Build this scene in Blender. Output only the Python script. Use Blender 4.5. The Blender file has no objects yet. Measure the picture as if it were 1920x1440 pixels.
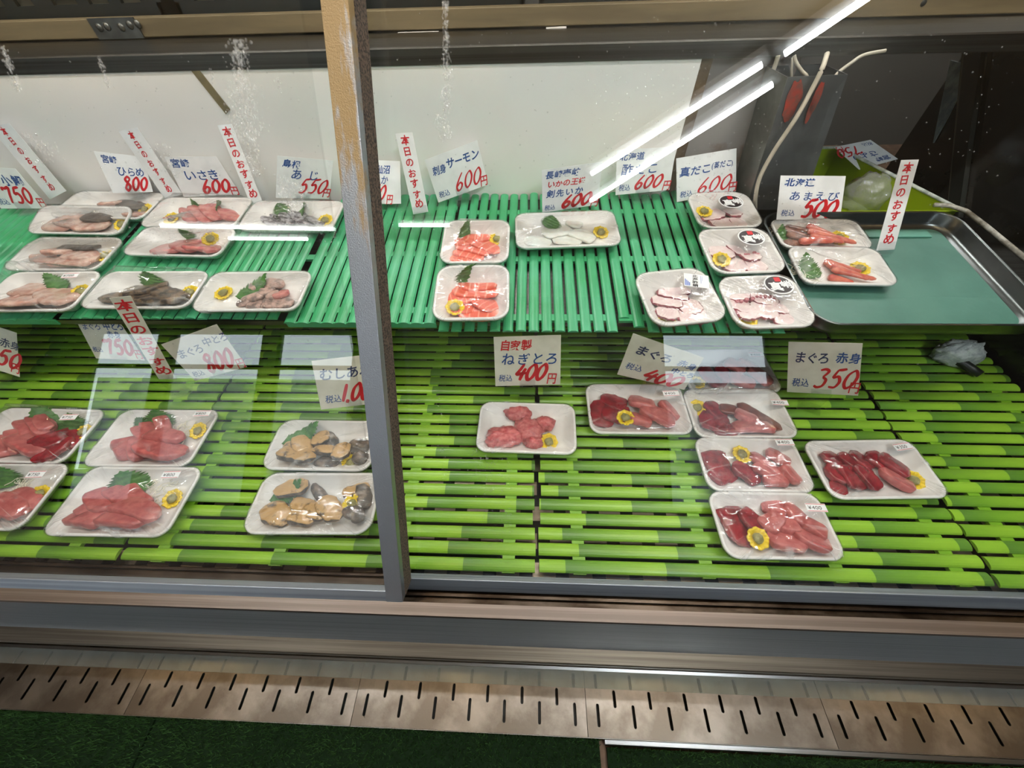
import bpy, math, random
from mathutils import Vector, Matrix, noise
C = bpy.context.scene.collection
S = bpy.context.scene
V = Vector
random.seed(7)
# ------------------------------------------------------------------ camera
CAM = V((0, 0, 1.10)); F = 721.0
_p, _y, _r = math.radians(50.2704), math.radians(-3.7104), math.radians(-2.2303)
_f = V((math.sin(_y)*math.cos(_p), math.cos(_y)*math.cos(_p), -math.sin(_p)))
_rt = V((math.cos(_y), -math.sin(_y), 0)); _up = _rt.cross(_f)
RT = _rt*math.cos(_r) + _up*math.sin(_r); UP = -_rt*math.sin(_r) + _up*math.cos(_r); FW = _f
cd = bpy.data.cameras.new('camera'); cam = bpy.data.objects.new('camera', cd); C.objects.link(cam)
cd.sensor_width = 36; cd.lens = F/1920*36; cd.clip_start = .01; cd.clip_end = 100
cam.matrix_world = Matrix(((RT.x, UP.x, -FW.x, CAM.x), (RT.y, UP.y, -FW.y, CAM.y), (RT.z, UP.z, -FW.z, CAM.z), (0, 0, 0, 1)))
S.camera = cam

def Z(c): return c + 1.10          # heights are measured from eye level
def ray(px, py): return (RT*((px-960)/F) + UP*((720-py)/F) + FW).normalized()
def hit(px, py, p0, n):
    """point of a surface (through p0, normal n) seen along a line of sight"""
    d = ray(px, py); return CAM + d*((p0-CAM).dot(n)/d.dot(n))
def pxscale(p): return (p-CAM).dot(FW)/F
NU = V((0, -.1228, 1)).normalized(); PU = V((0, 1.12, Z(-.42)))       # surface of the upper green mats
NL = V((0, -.02, 1)).normalized();   PL = V((0, 0, Z(-.69)))          # surface of the lower bamboo mats
LEAN = math.radians(30.4)
GN = V((0, -math.cos(LEAN), math.sin(LEAN))); GD = V((0, math.sin(LEAN), math.cos(LEAN)))
GP = V((0, .1117, Z(-.66))); GR = GP - GN*.046
def mirror_at(px, py, gp, yw=None, zw=None):
    d = ray(px, py); h = hit(px, py, gp, GN); r = d - GN*(2*d.dot(GN))
    t = (yw-h.y)/r.y if yw is not None else (zw-h.z)/r.z
    return h + r*t

# ------------------------------------------------------------------ materials
def lin(c): return tuple((x/255/12.92 if x/255 <= .04045 else ((x/255+.055)/1.055)**2.4) for x in c) + (1,)
MATS = {}
def N(nt, typ, **k):
    n = nt.nodes.new(typ)
    for a, b in k.items():
        if a in n.inputs.keys(): n.inputs[a].default_value = b
        else: setattr(n, a, b)
    return n
def mat(name, col, rough=.5, metal=0, var=None, bump=None, spec=None, col2=None, coat=0, stretch=None, sss=0, noise_pos=(.4, .6)):
    if name in MATS: return MATS[name]
    m = bpy.data.materials.new(name); m.use_nodes = True; nt = m.node_tree; L = nt.links
    b = nt.nodes['Principled BSDF']; b.inputs['Base Color'].default_value = lin(col)
    b.inputs['Roughness'].default_value = rough; b.inputs['Metallic'].default_value = metal
    if spec is not None: b.inputs['Specular IOR Level'].default_value = spec
    if coat: b.inputs['Coat Weight'].default_value = coat; b.inputs['Coat Roughness'].default_value = .08
    if sss:
        b.inputs['Subsurface Weight'].default_value = sss; b.inputs['Subsurface Radius'].default_value = (.008, .004, .003); b.inputs['Subsurface Scale'].default_value = 1
    tc = N(nt, 'ShaderNodeTexCoord'); src = tc.outputs['Object']
    if stretch:
        mp = N(nt, 'ShaderNodeMapping'); mp.inputs['Scale'].default_value = stretch; L.new(src, mp.inputs['Vector']); src = mp.outputs['Vector']
    if var:
        nz = N(nt, 'ShaderNodeTexNoise', Scale=var, Detail=6.0, Roughness=.6); L.new(src, nz.inputs['Vector'])
        cr = N(nt, 'ShaderNodeValToRGB'); e = cr.color_ramp.elements
        e[0].position, e[1].position = noise_pos; e[0].color = lin(col); e[1].color = lin(col2 or col)
        L.new(nz.outputs['Fac'], cr.inputs['Fac']); L.new(cr.outputs['Color'], b.inputs['Base Color'])
    if bump:
        nb = N(nt, 'ShaderNodeTexNoise', Scale=bump[0], Detail=4.0); L.new(src, nb.inputs['Vector'])
        bp = N(nt, 'ShaderNodeBump', Strength=bump[1], Distance=bump[2] if len(bump) > 2 else .002)
        L.new(nb.outputs['Fac'], bp.inputs['Height']); L.new(bp.outputs['Normal'], b.inputs['Normal'])
    MATS[name] = m; return m
def clear(name, tint=(1, 1, 1), f0=.045, rough=.0, bump=None, haze=0, gain=.9):
    """thin clear sheet: passes light straight through and mirrors by the angle"""
    m = bpy.data.materials.new(name); m.use_nodes = True; nt = m.node_tree; L = nt.links
    for n in list(nt.nodes): nt.nodes.remove(n)
    out = N(nt, 'ShaderNodeOutputMaterial'); tr = N(nt, 'ShaderNodeBsdfTransparent'); tr.inputs['Color'].default_value = tuple(tint) + (1,)
    gl = N(nt, 'ShaderNodeBsdfGlossy'); gl.inputs['Roughness'].default_value = rough
    ge = N(nt, 'ShaderNodeNewGeometry'); nrm = ge.outputs['Normal']
    if bump:
        tc = N(nt, 'ShaderNodeTexCoord'); mp = N(nt, 'ShaderNodeMapping'); mp.inputs['Scale'].default_value = bump[3] if len(bump) > 3 else (1, 1, 1)
        L.new(tc.outputs['Object'], mp.inputs['Vector'])
        nb = N(nt, 'ShaderNodeTexNoise', Scale=bump[0], Detail=3.0); L.new(mp.outputs['Vector'], nb.inputs['Vector'])
        bp = N(nt, 'ShaderNodeBump', Strength=bump[1], Distance=bump[2]); L.new(nb.outputs['Fac'], bp.inputs['Height'])
        nrm = bp.outputs['Normal']; L.new(nrm, gl.inputs['Normal'])
    dt = N(nt, 'ShaderNodeVectorMath', operation='DOT_PRODUCT'); L.new(nrm, dt.inputs[0]); L.new(ge.outputs['Incoming'], dt.inputs[1])
    ab = N(nt, 'ShaderNodeMath', operation='ABSOLUTE'); L.new(dt.outputs['Value'], ab.inputs[0])
    om = N(nt, 'ShaderNodeMath', operation='SUBTRACT', use_clamp=True); om.inputs[0].default_value = 1; L.new(ab.outputs[0], om.inputs[1])
    pw = N(nt, 'ShaderNodeMath', operation='POWER'); L.new(om.outputs[0], pw.inputs[0]); pw.inputs[1].default_value = 5
    ma = N(nt, 'ShaderNodeMath', operation='MULTIPLY_ADD'); L.new(pw.outputs[0], ma.inputs[0]); ma.inputs[1].default_value = gain; ma.inputs[2].default_value = f0
    mx = N(nt, 'ShaderNodeMixShader'); L.new(ma.outputs[0], mx.inputs['Fac']); L.new(tr.outputs[0], mx.inputs[1]); L.new(gl.outputs[0], mx.inputs[2])
    last = mx.outputs[0]
    if haze:
        df = N(nt, 'ShaderNodeBsdfDiffuse'); df.inputs['Color'].default_value = (.8, .8, .8, 1)
        m2 = N(nt, 'ShaderNodeMixShader'); m2.inputs['Fac'].default_value = haze; L.new(last, m2.inputs[1]); L.new(df.outputs[0], m2.inputs[2]); last = m2.outputs[0]
    L.new(last, out.inputs['Surface']); MATS[name] = m; return m
def glow(name, col, s):
    m = bpy.data.materials.new(name); m.use_nodes = True; nt = m.node_tree
    b = nt.nodes['Principled BSDF']; b.inputs['Emission Color'].default_value = col + (1,); b.inputs['Emission Strength'].default_value = s
    b.inputs['Base Color'].default_value = (.8, .8, .8, 1); MATS[name] = m; return m

steel = mat('stainless', (150, 150, 152), .3, 1, var=3, col2=(128, 126, 124), bump=(60, .05, .001), stretch=(.3, 40, 40))
steelv = mat('stainless_panel', (176, 182, 190), .5, 1, var=4, col2=(150, 156, 166), bump=(60, .05, .001), stretch=(.3, 40, 40))
steeld = mat('stainless_ledge', (105, 104, 100), .34, 1, var=4, col2=(80, 78, 74), bump=(60, .06, .001), stretch=(.3, 40, 40))
drainm = mat('drain_steel', (138, 132, 126), .36, 1, var=9, col2=(104, 97, 90), bump=(90, .25, .001))
trackm = mat('dark_track', (70, 62, 55), .4, 1, var=8, col2=(35, 28, 22))
foam = mat('white_foam', (238, 236, 234), .45, var=30, col2=(228, 226, 224), bump=(400, .1, .0005))
paper = mat('paper', (236, 238, 240), .7, var=20, col2=(224, 226, 228))
paperw = mat('cream_paper', (226, 222, 208), .7, var=20, col2=(212, 208, 192))
ink_r = mat('red_ink', (200, 26, 38), .5); ink_b = mat('blue_ink', (26, 72, 140), .5); ink_k = mat('black_ink', (40, 30, 34), .5)
ink_n = mat('navy_ink', (40, 50, 92), .5)
greenm = mat('green_plastic', (54, 154, 98), .38, var=5, col2=(76, 168, 124), bump=(150, .12, .001))
tealm = mat('aqua_plastic', (64, 108, 97), .4, var=6, col2=(80, 124, 112), bump=(60, .3, .002))
limem = mat('lime_plastic', (150, 172, 22), .35, var=5, col2=(130, 152, 18))
whitep = mat('white_board', (250, 246, 243), .42, var=2.5, col2=(244, 240, 236))
olive = mat('olive_tape', (128, 116, 84), .6, var=20, col2=(104, 94, 70))
rust = mat('rusted_steel', (158, 152, 150), .5, .2, var=9, col2=(116, 84, 58), noise_pos=(.56, .72), bump=(40, .2, .001))
brown = mat('brown_strip', (120, 100, 76), .55, var=12, col2=(86, 68, 50))
ductm = mat('grey_sheet', (116, 119, 121), .42, .7, var=5, col2=(84, 87, 88))
tanb = mat('tan_board', (124, 110, 82), .6, var=5, col2=(102, 90, 66), bump=(30, .2, .001), stretch=(.4, 4, 4))
zinc = mat('zinc_plate', (120, 122, 120), .4, .9, var=20, col2=(96, 98, 96))
blackp = mat('black_plastic', (22, 25, 23), .4, var=6, col2=(30, 34, 31))
darkwall = mat('dark_gloss', (24, 25, 25), .12, 0, var=4, col2=(42, 42, 40))
cablem = mat('white_cable', (206, 198, 182), .5, var=15, col2=(186, 176, 158))
acryl = clear('acrylic', (.97, .98, .98), .05, .02)
def film_mat():
    m = clear('cling_film', (.985, .985, .985), .06, .05, gain=.95); nt = m.node_tree; L = nt.links
    uv = N(nt, 'ShaderNodeUVMap'); mp = N(nt, 'ShaderNodeMapping'); mp.inputs['Scale'].default_value = (26, 1.6, 1); L.new(uv.outputs['UV'], mp.inputs['Vector'])
    nz_ = N(nt, 'ShaderNodeTexNoise', Scale=1.0, Detail=2.0, Distortion=.6); L.new(mp.outputs['Vector'], nz_.inputs['Vector'])
    sp = N(nt, 'ShaderNodeSeparateXYZ'); L.new(uv.outputs['UV'], sp.inputs[0])
    p2 = N(nt, 'ShaderNodeMath', operation='POWER'); L.new(sp.outputs['Y'], p2.inputs[0]); p2.inputs[1].default_value = 2.0
    hh = N(nt, 'ShaderNodeMath', operation='MULTIPLY'); L.new(nz_.outputs['Fac'], hh.inputs[0]); L.new(p2.outputs[0], hh.inputs[1])
    tc = N(nt, 'ShaderNodeTexCoord'); n2 = N(nt, 'ShaderNodeTexNoise', Scale=45.0, Detail=2.0); L.new(tc.outputs['Object'], n2.inputs['Vector'])
    sm = N(nt, 'ShaderNodeMath', operation='MULTIPLY_ADD'); L.new(n2.outputs['Fac'], sm.inputs[0]); sm.inputs[1].default_value = .55; L.new(hh.outputs[0], sm.inputs[2])
    bp = N(nt, 'ShaderNodeBump', Strength=.7, Distance=.004); L.new(sm.outputs[0], bp.inputs['Height'])
    gl = [n for n in nt.nodes if n.type == 'BSDF_GLOSSY'][0]; L.new(bp.outputs['Normal'], gl.inputs['Normal'])
    vm = [n for n in nt.nodes if n.type == 'VECT_MATH'][0]; L.new(bp.outputs['Normal'], vm.inputs[0])
    # creases scatter a little white
    mr = N(nt, 'ShaderNodeMapRange'); mr.inputs['From Min'].default_value = .60; mr.inputs['From Max'].default_value = .70; mr.inputs['To Min'].default_value = 0; mr.inputs['To Max'].default_value = .42; L.new(nz_.outputs['Fac'], mr.inputs['Value'])
    p3 = N(nt, 'ShaderNodeMath', operation='MULTIPLY_ADD'); L.new(mr.outputs[0], p3.inputs[0]); L.new(p2.outputs[0], p3.inputs[1]); p3.inputs[2].default_value = .02
    df = N(nt, 'ShaderNodeBsdfDiffuse'); df.inputs['Color'].default_value = (.85, .85, .85, 1); m2 = N(nt, 'ShaderNodeMixShader'); L.new(p3.outputs[0], m2.inputs['Fac'])
    out = [n for n in nt.nodes if n.type == 'OUTPUT_MATERIAL'][0]; L.new(out.inputs['Surface'].links[0].from_socket, m2.inputs[1]); L.new(df.outputs[0], m2.inputs[2]); L.new(m2.outputs[0], out.inputs['Surface']); return m
film = film_mat()
glass = clear('glass', (.982, .988, .985), .05, .0)
wetclear = clear('water', (.98, .98, .98), .06, .02, haze=.10)
stripm = clear('clear_strip', (.86, .90, .86), .06, .15, haze=.12)
turfm = mat('turf_blade', (36, 66, 30), .7, var=8, col2=(52, 84, 42), spec=.15)
turfb = mat('turf_backing', (18, 32, 17), .95, spec=.05)
concrete = mat('concrete', (112, 88, 70), .8, var=14, col2=(84, 66, 54))
walls = mat('room_wall', (120, 116, 108), .8); ceilm = mat('ceiling_board', (186, 180, 168), .8); asphalt = mat('asphalt', (110, 112, 114), .9)
leafm = mat('shiso', (52, 102, 40), .45, var=60, col2=(78, 128, 56), bump=(260, .35, .001))
cupm = mat('yellow_cup', (240, 208, 26), .35); wasm = mat('wasabi_paste', (150, 146, 88), .5, var=120, col2=(126, 120, 66), bump=(300, .5, .001))
daim = mat('daikon', (236, 232, 214), .35)
tunap = mat('tuna_pale', (196, 108, 104), .28, var=70, col2=(170, 80, 80), bump=(160, .3, .0008), coat=.35)
tunad = mat('tuna_dark', (148, 18, 36), .22, var=60, col2=(112, 10, 26), bump=(120, .3, .0008), coat=.4)
tunab = mat('tuna_brown', (120, 50, 30), .3, var=60, col2=(96, 36, 26), coat=.2)
fishw = mat('white_fish', (214, 184, 170), .25, var=50, col2=(190, 142, 128), coat=.3, sss=.15)
fishp = mat('pink_fish', (214, 140, 132), .25, var=50, col2=(186, 92, 92), coat=.3, sss=.12)
skin = mat('dark_skin', (66, 56, 52), .35, var=90, col2=(96, 84, 74), coat=.2)
skinm = mat('mottled_skin', (120, 98, 76), .35, var=70, col2=(44, 36, 32), coat=.3, noise_pos=(.42, .56))
aji = mat('silver_skin', (190, 188, 194), .2, .35, var=60, col2=(84, 76, 84), coat=.3, noise_pos=(.42, .56))
chunk = mat('grey_chunk', (196, 162, 150), .3, var=60, col2=(112, 96, 92), coat=.3, noise_pos=(.42, .58))
octw = mat('octopus_white', (238, 222, 220), .28, var=60, col2=(228, 202, 204), coat=.3, sss=.1)
octr = mat('octopus_skin', (150, 62, 78), .28, var=90, col2=(112, 44, 58), coat=.3)
squid = mat('squid', (232, 236, 232), .2, var=40, col2=(222, 222, 214), coat=.4, sss=.2)
shellm = mat('whelk_meat', (196, 158, 106), .3, var=70, col2=(70, 58, 50), coat=.35, noise_pos=(.54, .68), bump=(120, .4, .001))
shelld = mat('whelk_skin', (72, 66, 62), .35, var=60, col2=(130, 112, 98), coat=.3, noise_pos=(.45, .65), bump=(120, .5, .001))
mince = mat('minced_tuna', (206, 116, 116), .35, var=110, col2=(176, 76, 80), coat=.2, bump=(220, .8, .002), sss=.1)
shrimp = mat('shrimp_flesh', (214, 122, 100), .28, var=60, col2=(186, 76, 64), coat=.3)
shrimph = mat('shrimp_head', (130, 78, 52), .3, var=60, col2=(86, 46, 34), coat=.3)
def salmon_mat():
    m = mat('salmon', (234, 112, 82), .28, coat=.3, sss=.1); nt = m.node_tree; L = nt.links; b = nt.nodes['Principled BSDF']
    uv = N(nt, 'ShaderNodeUVMap'); w = N(nt, 'ShaderNodeTexWave', Scale=1.5, Distortion=2.2); w.inputs['Detail Scale'].default_value = .6
    L.new(uv.outputs['UV'], w.inputs['Vector'])
    r = N(nt, 'ShaderNodeValToRGB'); r.color_ramp.elements[0].position = .86; r.color_ramp.elements[0].color = lin((226, 100, 76)); r.color_ramp.elements[1].color = lin((240, 158, 134))
    L.new(w.outputs['Fac'], r.inputs['Fac']); L.new(r.outputs['Color'], b.inputs['Base Color']); return m
salm = salmon_mat()
def bamboo_mat():
    m = mat('bamboo_plastic', (140, 190, 40), .33, bump=(200, .1, .0008)); nt = m.node_tree; L = nt.links; b = nt.nodes['Principled BSDF']
    uv = N(nt, 'ShaderNodeUVMap'); sp = N(nt, 'ShaderNodeSeparateXYZ'); L.new(uv.outputs['UV'], sp.inputs[0])
    fr = N(nt, 'ShaderNodeMath', operation='FRACT'); L.new(sp.outputs['X'], fr.inputs[0])
    nz = N(nt, 'ShaderNodeTexNoise', Scale=3.0, Detail=5.0); mp = N(nt, 'ShaderNodeMapping'); mp.inputs['Scale'].default_value = (1, 6, 1)
    L.new(uv.outputs['UV'], mp.inputs['Vector']); L.new(mp.outputs['Vector'], nz.inputs['Vector'])
    ad = N(nt, 'ShaderNodeMath', operation='MULTIPLY_ADD'); L.new(nz.outputs['Fac'], ad.inputs[0]); ad.inputs[1].default_value = .18; L.new(fr.outputs[0], ad.inputs[2])
    r = N(nt, 'ShaderNodeValToRGB'); e = r.color_ramp.elements; e[0].position = .06; e[0].color = lin((80, 122, 46)); e[1].position = .95; e[1].color = lin((136, 180, 50))
    k = e.new(.4); k.color = lin((104, 150, 40))
    L.new(ad.outputs[0], r.inputs['Fac']); L.new(r.outputs['Color'], b.inputs['Base Color']); return m
bamboo = bamboo_mat()
def pan_mat():
    m = mat('slotted_floor', (140, 128, 112), .35, .9); nt = m.node_tree; L = nt.links; b = nt.nodes['Principled BSDF']
    tc = N(nt, 'ShaderNodeTexCoord'); br = N(nt, 'ShaderNodeTexBrick', Scale=1.0); br.offset = .5
    br.inputs['Brick Width'].default_value = .062; br.inputs['Row Height'].default_value = .05; br.inputs['Mortar Size'].default_value = .012
    br.inputs['Color1'].default_value = lin((150, 136, 118)); br.inputs['Color2'].default_value = lin((120, 106, 90)); br.inputs['Mortar'].default_value = lin((16, 15, 14))
    L.new(tc.outputs['Object'], br.inputs['Vector']); L.new(br.outputs['Color'], b.inputs['Base Color']); return m
slotfloor = pan_mat()
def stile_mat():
    """steel upright turning tan, duller and rougher towards the top in ragged streaks"""
    m = mat('tan_topped_steel', (150, 150, 152), .3, 1, bump=(700, .5, .0015)); nt = m.node_tree; L = nt.links; b = nt.nodes['Principled BSDF']
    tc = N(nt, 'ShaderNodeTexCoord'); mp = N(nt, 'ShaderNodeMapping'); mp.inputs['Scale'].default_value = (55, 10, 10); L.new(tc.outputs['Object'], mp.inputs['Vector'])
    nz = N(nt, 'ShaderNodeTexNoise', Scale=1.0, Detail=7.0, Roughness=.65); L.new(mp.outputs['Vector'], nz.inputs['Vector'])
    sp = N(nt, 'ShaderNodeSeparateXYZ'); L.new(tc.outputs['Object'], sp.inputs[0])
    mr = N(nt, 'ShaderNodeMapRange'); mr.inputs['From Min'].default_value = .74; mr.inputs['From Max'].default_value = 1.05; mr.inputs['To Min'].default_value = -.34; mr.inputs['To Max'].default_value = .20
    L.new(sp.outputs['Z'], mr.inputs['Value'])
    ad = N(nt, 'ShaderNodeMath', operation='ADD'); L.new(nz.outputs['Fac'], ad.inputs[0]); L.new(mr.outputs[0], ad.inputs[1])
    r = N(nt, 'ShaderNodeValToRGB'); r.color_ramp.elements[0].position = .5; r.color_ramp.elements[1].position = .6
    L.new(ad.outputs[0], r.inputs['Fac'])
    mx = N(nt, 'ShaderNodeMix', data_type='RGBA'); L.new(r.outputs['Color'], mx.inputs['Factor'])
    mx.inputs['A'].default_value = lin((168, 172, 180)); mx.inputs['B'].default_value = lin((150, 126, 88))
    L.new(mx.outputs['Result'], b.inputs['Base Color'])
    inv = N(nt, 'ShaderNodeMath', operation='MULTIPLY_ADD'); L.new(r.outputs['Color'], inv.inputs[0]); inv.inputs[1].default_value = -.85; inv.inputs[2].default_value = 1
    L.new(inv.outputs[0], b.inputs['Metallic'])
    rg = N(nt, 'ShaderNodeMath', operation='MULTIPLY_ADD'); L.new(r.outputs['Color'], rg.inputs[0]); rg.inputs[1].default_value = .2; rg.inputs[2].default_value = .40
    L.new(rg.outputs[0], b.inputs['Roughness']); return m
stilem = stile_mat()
gasketm = mat('speckled_foam', (96, 80, 68), .9, var=420, col2=(22, 18, 16), noise_pos=(.44, .58))

# ------------------------------------------------------------------ mesh helpers
class MB:
    def __init__(s): s.v = []; s.f = []; s.m = []; s.uv = None
    def add(s, vs, fs, mi=0, uv=None):
        o = len(s.v); s.v += [tuple(x) for x in vs]; s.f += [tuple(i+o for i in f) for f in fs]; s.m += [mi]*len(fs)
        if uv is not None or s.uv is not None:
            s.uv = (s.uv or [(0, 0)]*o) + list(uv if uv is not None else [(0, 0)]*len(vs))
        return s
    def box(s, a, b, mi=0):
        x0, y0, z0 = a; x1, y1, z1 = b
        return s.add([(x0,y0,z0),(x1,y0,z0),(x1,y1,z0),(x0,y1,z0),(x0,y0,z1),(x1,y0,z1),(x1,y1,z1),(x0,y1,z1)],
                     [(0,3,2,1),(4,5,6,7),(0,1,5,4),(1,2,6,5),(2,3,7,6),(3,0,4,7)], mi)
    def obox(s, o, a, b, c, mi=0):
        """box from a corner and three edge vectors"""
        o, a, b, c = V(o), V(a), V(b), V(c)
        vs = [o, o+a, o+a+b, o+b, o+c, o+a+c, o+a+b+c, o+b+c]
        return s.add(vs, [(0,3,2,1),(4,5,6,7),(0,1,5,4),(1,2,6,5),(2,3,7,6),(3,0,4,7)], mi)
    def prism(s, prof, x0, x1, mi=0):
        n = len(prof); vs = [(x0, y, z) for y, z in prof] + [(x1, y, z) for y, z in prof]
        fs = [(i, (i+1) % n, n+(i+1) % n, n+i) for i in range(n)] + [tuple(range(n-1, -1, -1)), tuple(range(n, 2*n))]
        return s.add(vs, fs, mi)
    def rings(s, rings, mi=0, cap0=True, cap1=True, closed=True):
        n = len(rings[0]); vs = [p for r in rings for p in r]; fs = []
        for k in range(len(rings)-1):
            for i in range(n if closed else n-1):
                j = (i+1) % n; fs.append((k*n+i, k*n+j, (k+1)*n+j, (k+1)*n+i))
        if cap0: fs.append(tuple(range(n-1, -1, -1)))
        if cap1: fs.append(tuple(range((len(rings)-1)*n, len(rings)*n)))
        return s.add(vs, fs, mi)
    def tube(s, pts, r, n=8, mi=0):
        pts = [V(p) for p in pts]; rs = []
        for i, p in enumerate(pts):
            t = (pts[min(i+1, len(pts)-1)] - pts[max(i-1, 0)]).normalized()
            a = t.cross(V((0, 0, 1)) if abs(t.z) < .9 else V((1, 0, 0))).normalized(); b = t.cross(a)
            rr = r(i/(len(pts)-1)) if callable(r) else r
            rs.append([p + a*math.cos(2*math.pi*k/n)*rr + b*math.sin(2*math.pi*k/n)*rr for k in range(n)])
        return s.rings(rs, mi)
    def build(s, name, mats, parent=None, smooth=False, bevel=0, kind=None, label=None):
        me = bpy.data.meshes.new(name); me.from_pydata(s.v, [], s.f)
        for m in (mats if isinstance(mats, (list, tuple)) else [mats]): me.materials.append(m)
        me.polygons.foreach_set('material_index', s.m)
        if s.uv:
            ul = me.uv_layers.new(name='UVMap'); li = [0]*len(me.loops); me.loops.foreach_get('vertex_index', li)
            ul.data.foreach_set('uv', [c for i in li for c in s.uv[i]])
        if smooth: me.polygons.foreach_set('use_smooth', [True]*len(me.polygons))
        me.update()
        o = bpy.data.objects.new(name, me); C.objects.link(o)
        if parent is not None: o.parent = parent
        if bevel:
            b = o.modifiers.new('bevel', 'BEVEL'); b.width = bevel; b.segments = 2; b.limit_method = 'ANGLE'
        if kind: o['kind'] = kind
        if label: o['label'] = label
        return o
def tag(o, label, cat, group=None, kind=None):
    o['label'] = label; o['category'] = cat
    if group: o['group'] = group
    if kind: o['kind'] = kind
    return o
def thing(name, label, cat, group=None, mw=None):
    o = bpy.data.objects.new(name, None); o.empty_display_size = .02; C.objects.link(o)
    if mw is not None: o.matrix_world = mw
    return tag(o, label, cat, group)
def structure(o): o['kind'] = 'structure'; return o
def frame(o, u, v, n): return Matrix(((u.x, v.x, n.x, o.x), (u.y, v.y, n.y, o.y), (u.z, v.z, n.z, o.z), (0, 0, 0, 1)))
def nz(x, y, z): return noise.noise(V((x, y, z)))

# ------------------------------------------------------------------ room shell
YW = -3.6
def wall(name, a, b, m): return structure(MB().box(a, b).build(name, m))
wall('floor', (-6, YW, -.06), (6, 4.0, 0), concrete)
wall('ceiling', (-6, YW, 2.517), (6, 4.0, 2.58), ceilm)
wall('wall_back', (-6, 3.2, 0), (6, 3.3, 2.56), mat('dark_back_wall', (58, 58, 56), .8))
wall('wall_left', (-6.1, YW, 0), (-6, 4.0, 2.56), walls)
wall('wall_right', (6, YW, 0), (6.1, 4.0, 2.56), walls)
# shop front behind the viewer: openings whose reflections show in the panes
ops = []
for a, b in ((176, 298), (322, 495), (520, 668)):
    pa = mirror_at(a, 626, GP, yw=YW); pb = mirror_at(b, 624, GP, yw=YW); ops.append((pa.x, pb.x))
zt = mirror_at(400, 623, GP, yw=YW).z
xr = mirror_at(1240, 640, GR, yw=YW).x
ops = ops + [(xr, xr+1.25)]
ops = [(a, min(b, 5.9)) for a, b in ops if a < 5.8]
mb = MB(); x = -6
for a, b in ops:
    mb.box((x, YW-.1, 0), (a, YW, zt)); x = b
mb.box((x, YW-.1, 0), (6, YW, zt)); mb.box((-6, YW-.1, zt), (6, YW, 2.56))
structure(mb.build('wall_front', walls))
zm = mirror_at(200, 681, GP, yw=YW).z
for i, (a, b) in enumerate(ops):
    m = MB().box((a, YW-.07, zm-.05), (b, YW-.03, zm)).box((a, YW-.07, 0), (b, YW-.03, .08)).box((a, YW-.07, 0), (a+.04, YW-.03, zt)).box((b-.04, YW-.07, 0), (b, YW-.03, zt))
    structure(m.build('window_%d' % (i+1), blackp))
structure(MB().box((-14, -20, -.08), (14, YW-.1, -.02)).build('street', asphalt))
structure(MB().box((-14, -11.2, 0), (14, -11, 2.9)).build('building_facade', mat('facade', (150, 150, 148), .8, var=2, col2=(110, 112, 112))))

# ------------------------------------------------------------------ lamps the panes and steel mirror, plus added unseen fill lamps
tubem = glow('tube_glow', (.88, .97, 1.0), 100); tubes = glow('soft_tube_glow', (.92, .98, .96), 18); tube_fill = glow('added_fill_glow', (.98, .99, .96), 135)
def tubelight(p, q, label, tubem=tubem):
    p, q = V(p), V(q); t = thing('fluorescent_lamp', label, 'lamp', None, Matrix.Translation((p+q)/2)); c = (p+q)/2
    MB().tube([p-c, q-c], .015, 12).build('tube', tubem, t, True)
    d = (q-p).normalized(); s = d.cross(V((0, 0, 1)))*.04; k = p-c-d*.03+V((0, 0, .022))
    MB().obox(k-s, q-p+d*.06, s*2, V((0, 0, .035))).build('housing', whitep, t)
zc = 2.46
def ceil(px, py, g, z=zc): return mirror_at(px, py, g, zw=z)
tubelight(ceil(1110, 325, GR), ceil(1430, 120, GR), 'white strip lamp seen as the upper bright diagonal streak in the right pane')
tubelight(ceil(1108, 376, GR), ceil(1450, 157, GR), 'white strip lamp seen as the lower bright diagonal streak in the right pane')
tubelight(ceil(1475, 98, GR), ceil(1640, -14, GR), 'white strip lamp seen as the short streak at the top of the right pane')
tubelight(ceil(705, 422, GR), ceil(842, 422, GR), 'strip lamp mirrored as a level streak above the salmon pack', tubes)
tubelight(ceil(300, 423, GP), ceil(655, 430, GP), 'strip lamp mirrored as a long level streak across the left pane', tubes)
tubelight(ceil(428, 447, GP), ceil(575, 448, GP), 'strip lamp mirrored as a short blue streak in the left pane', tubes)
for x, y in ((-1.25, .50), (.55, .50), (-.6, 1.9), (1.6, 1.9)):  # added lamps, unseen and unmirrored, to brighten the rear board and deck
    tubelight((x-.6, y, 2.46), (x+.6, y, 2.46), 'added unseen fill lamp over the fish counter, %s' % {(-1.25, .50): 'left near', (.55, .50): 'middle near', (-.6, 1.9): 'middle far', (1.6, 1.9): 'right far'}[(x, y)], tube_fill)
bulbm = glow('bulb_glow', (1.0, .66, .30), 240)
for x, w in ((-2.0, 'leftmost'), (-.43, 'second from left'), (.79, 'third from left'), (2.3, 'rightmost')):
    t = thing('pendant_lamp', 'warm pendant bulb over the counter front, %s of the four' % w, 'lamp', 'warm pendant bulbs', Matrix.Translation((x, .28, Z(.9))))
    mb = MB(); mb.rings([[(r*math.cos(k*math.pi/8), r*math.sin(k*math.pi/8), z) for k in range(16)] for r, z in ((.004, -.035), (.02, -.03), (.03, -.01), (.028, .012), (.015, .03))])
    mb.build('bulb', bulbm, t, True)
    MB().tube([(0, 0, .03), (0, 0, .07)], .016, 12).build('socket', blackp, t, True)
    MB().tube([(0, 0, .07), (0, 0, .517)], .004, 6).build('cord', blackp, t, True)

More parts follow.
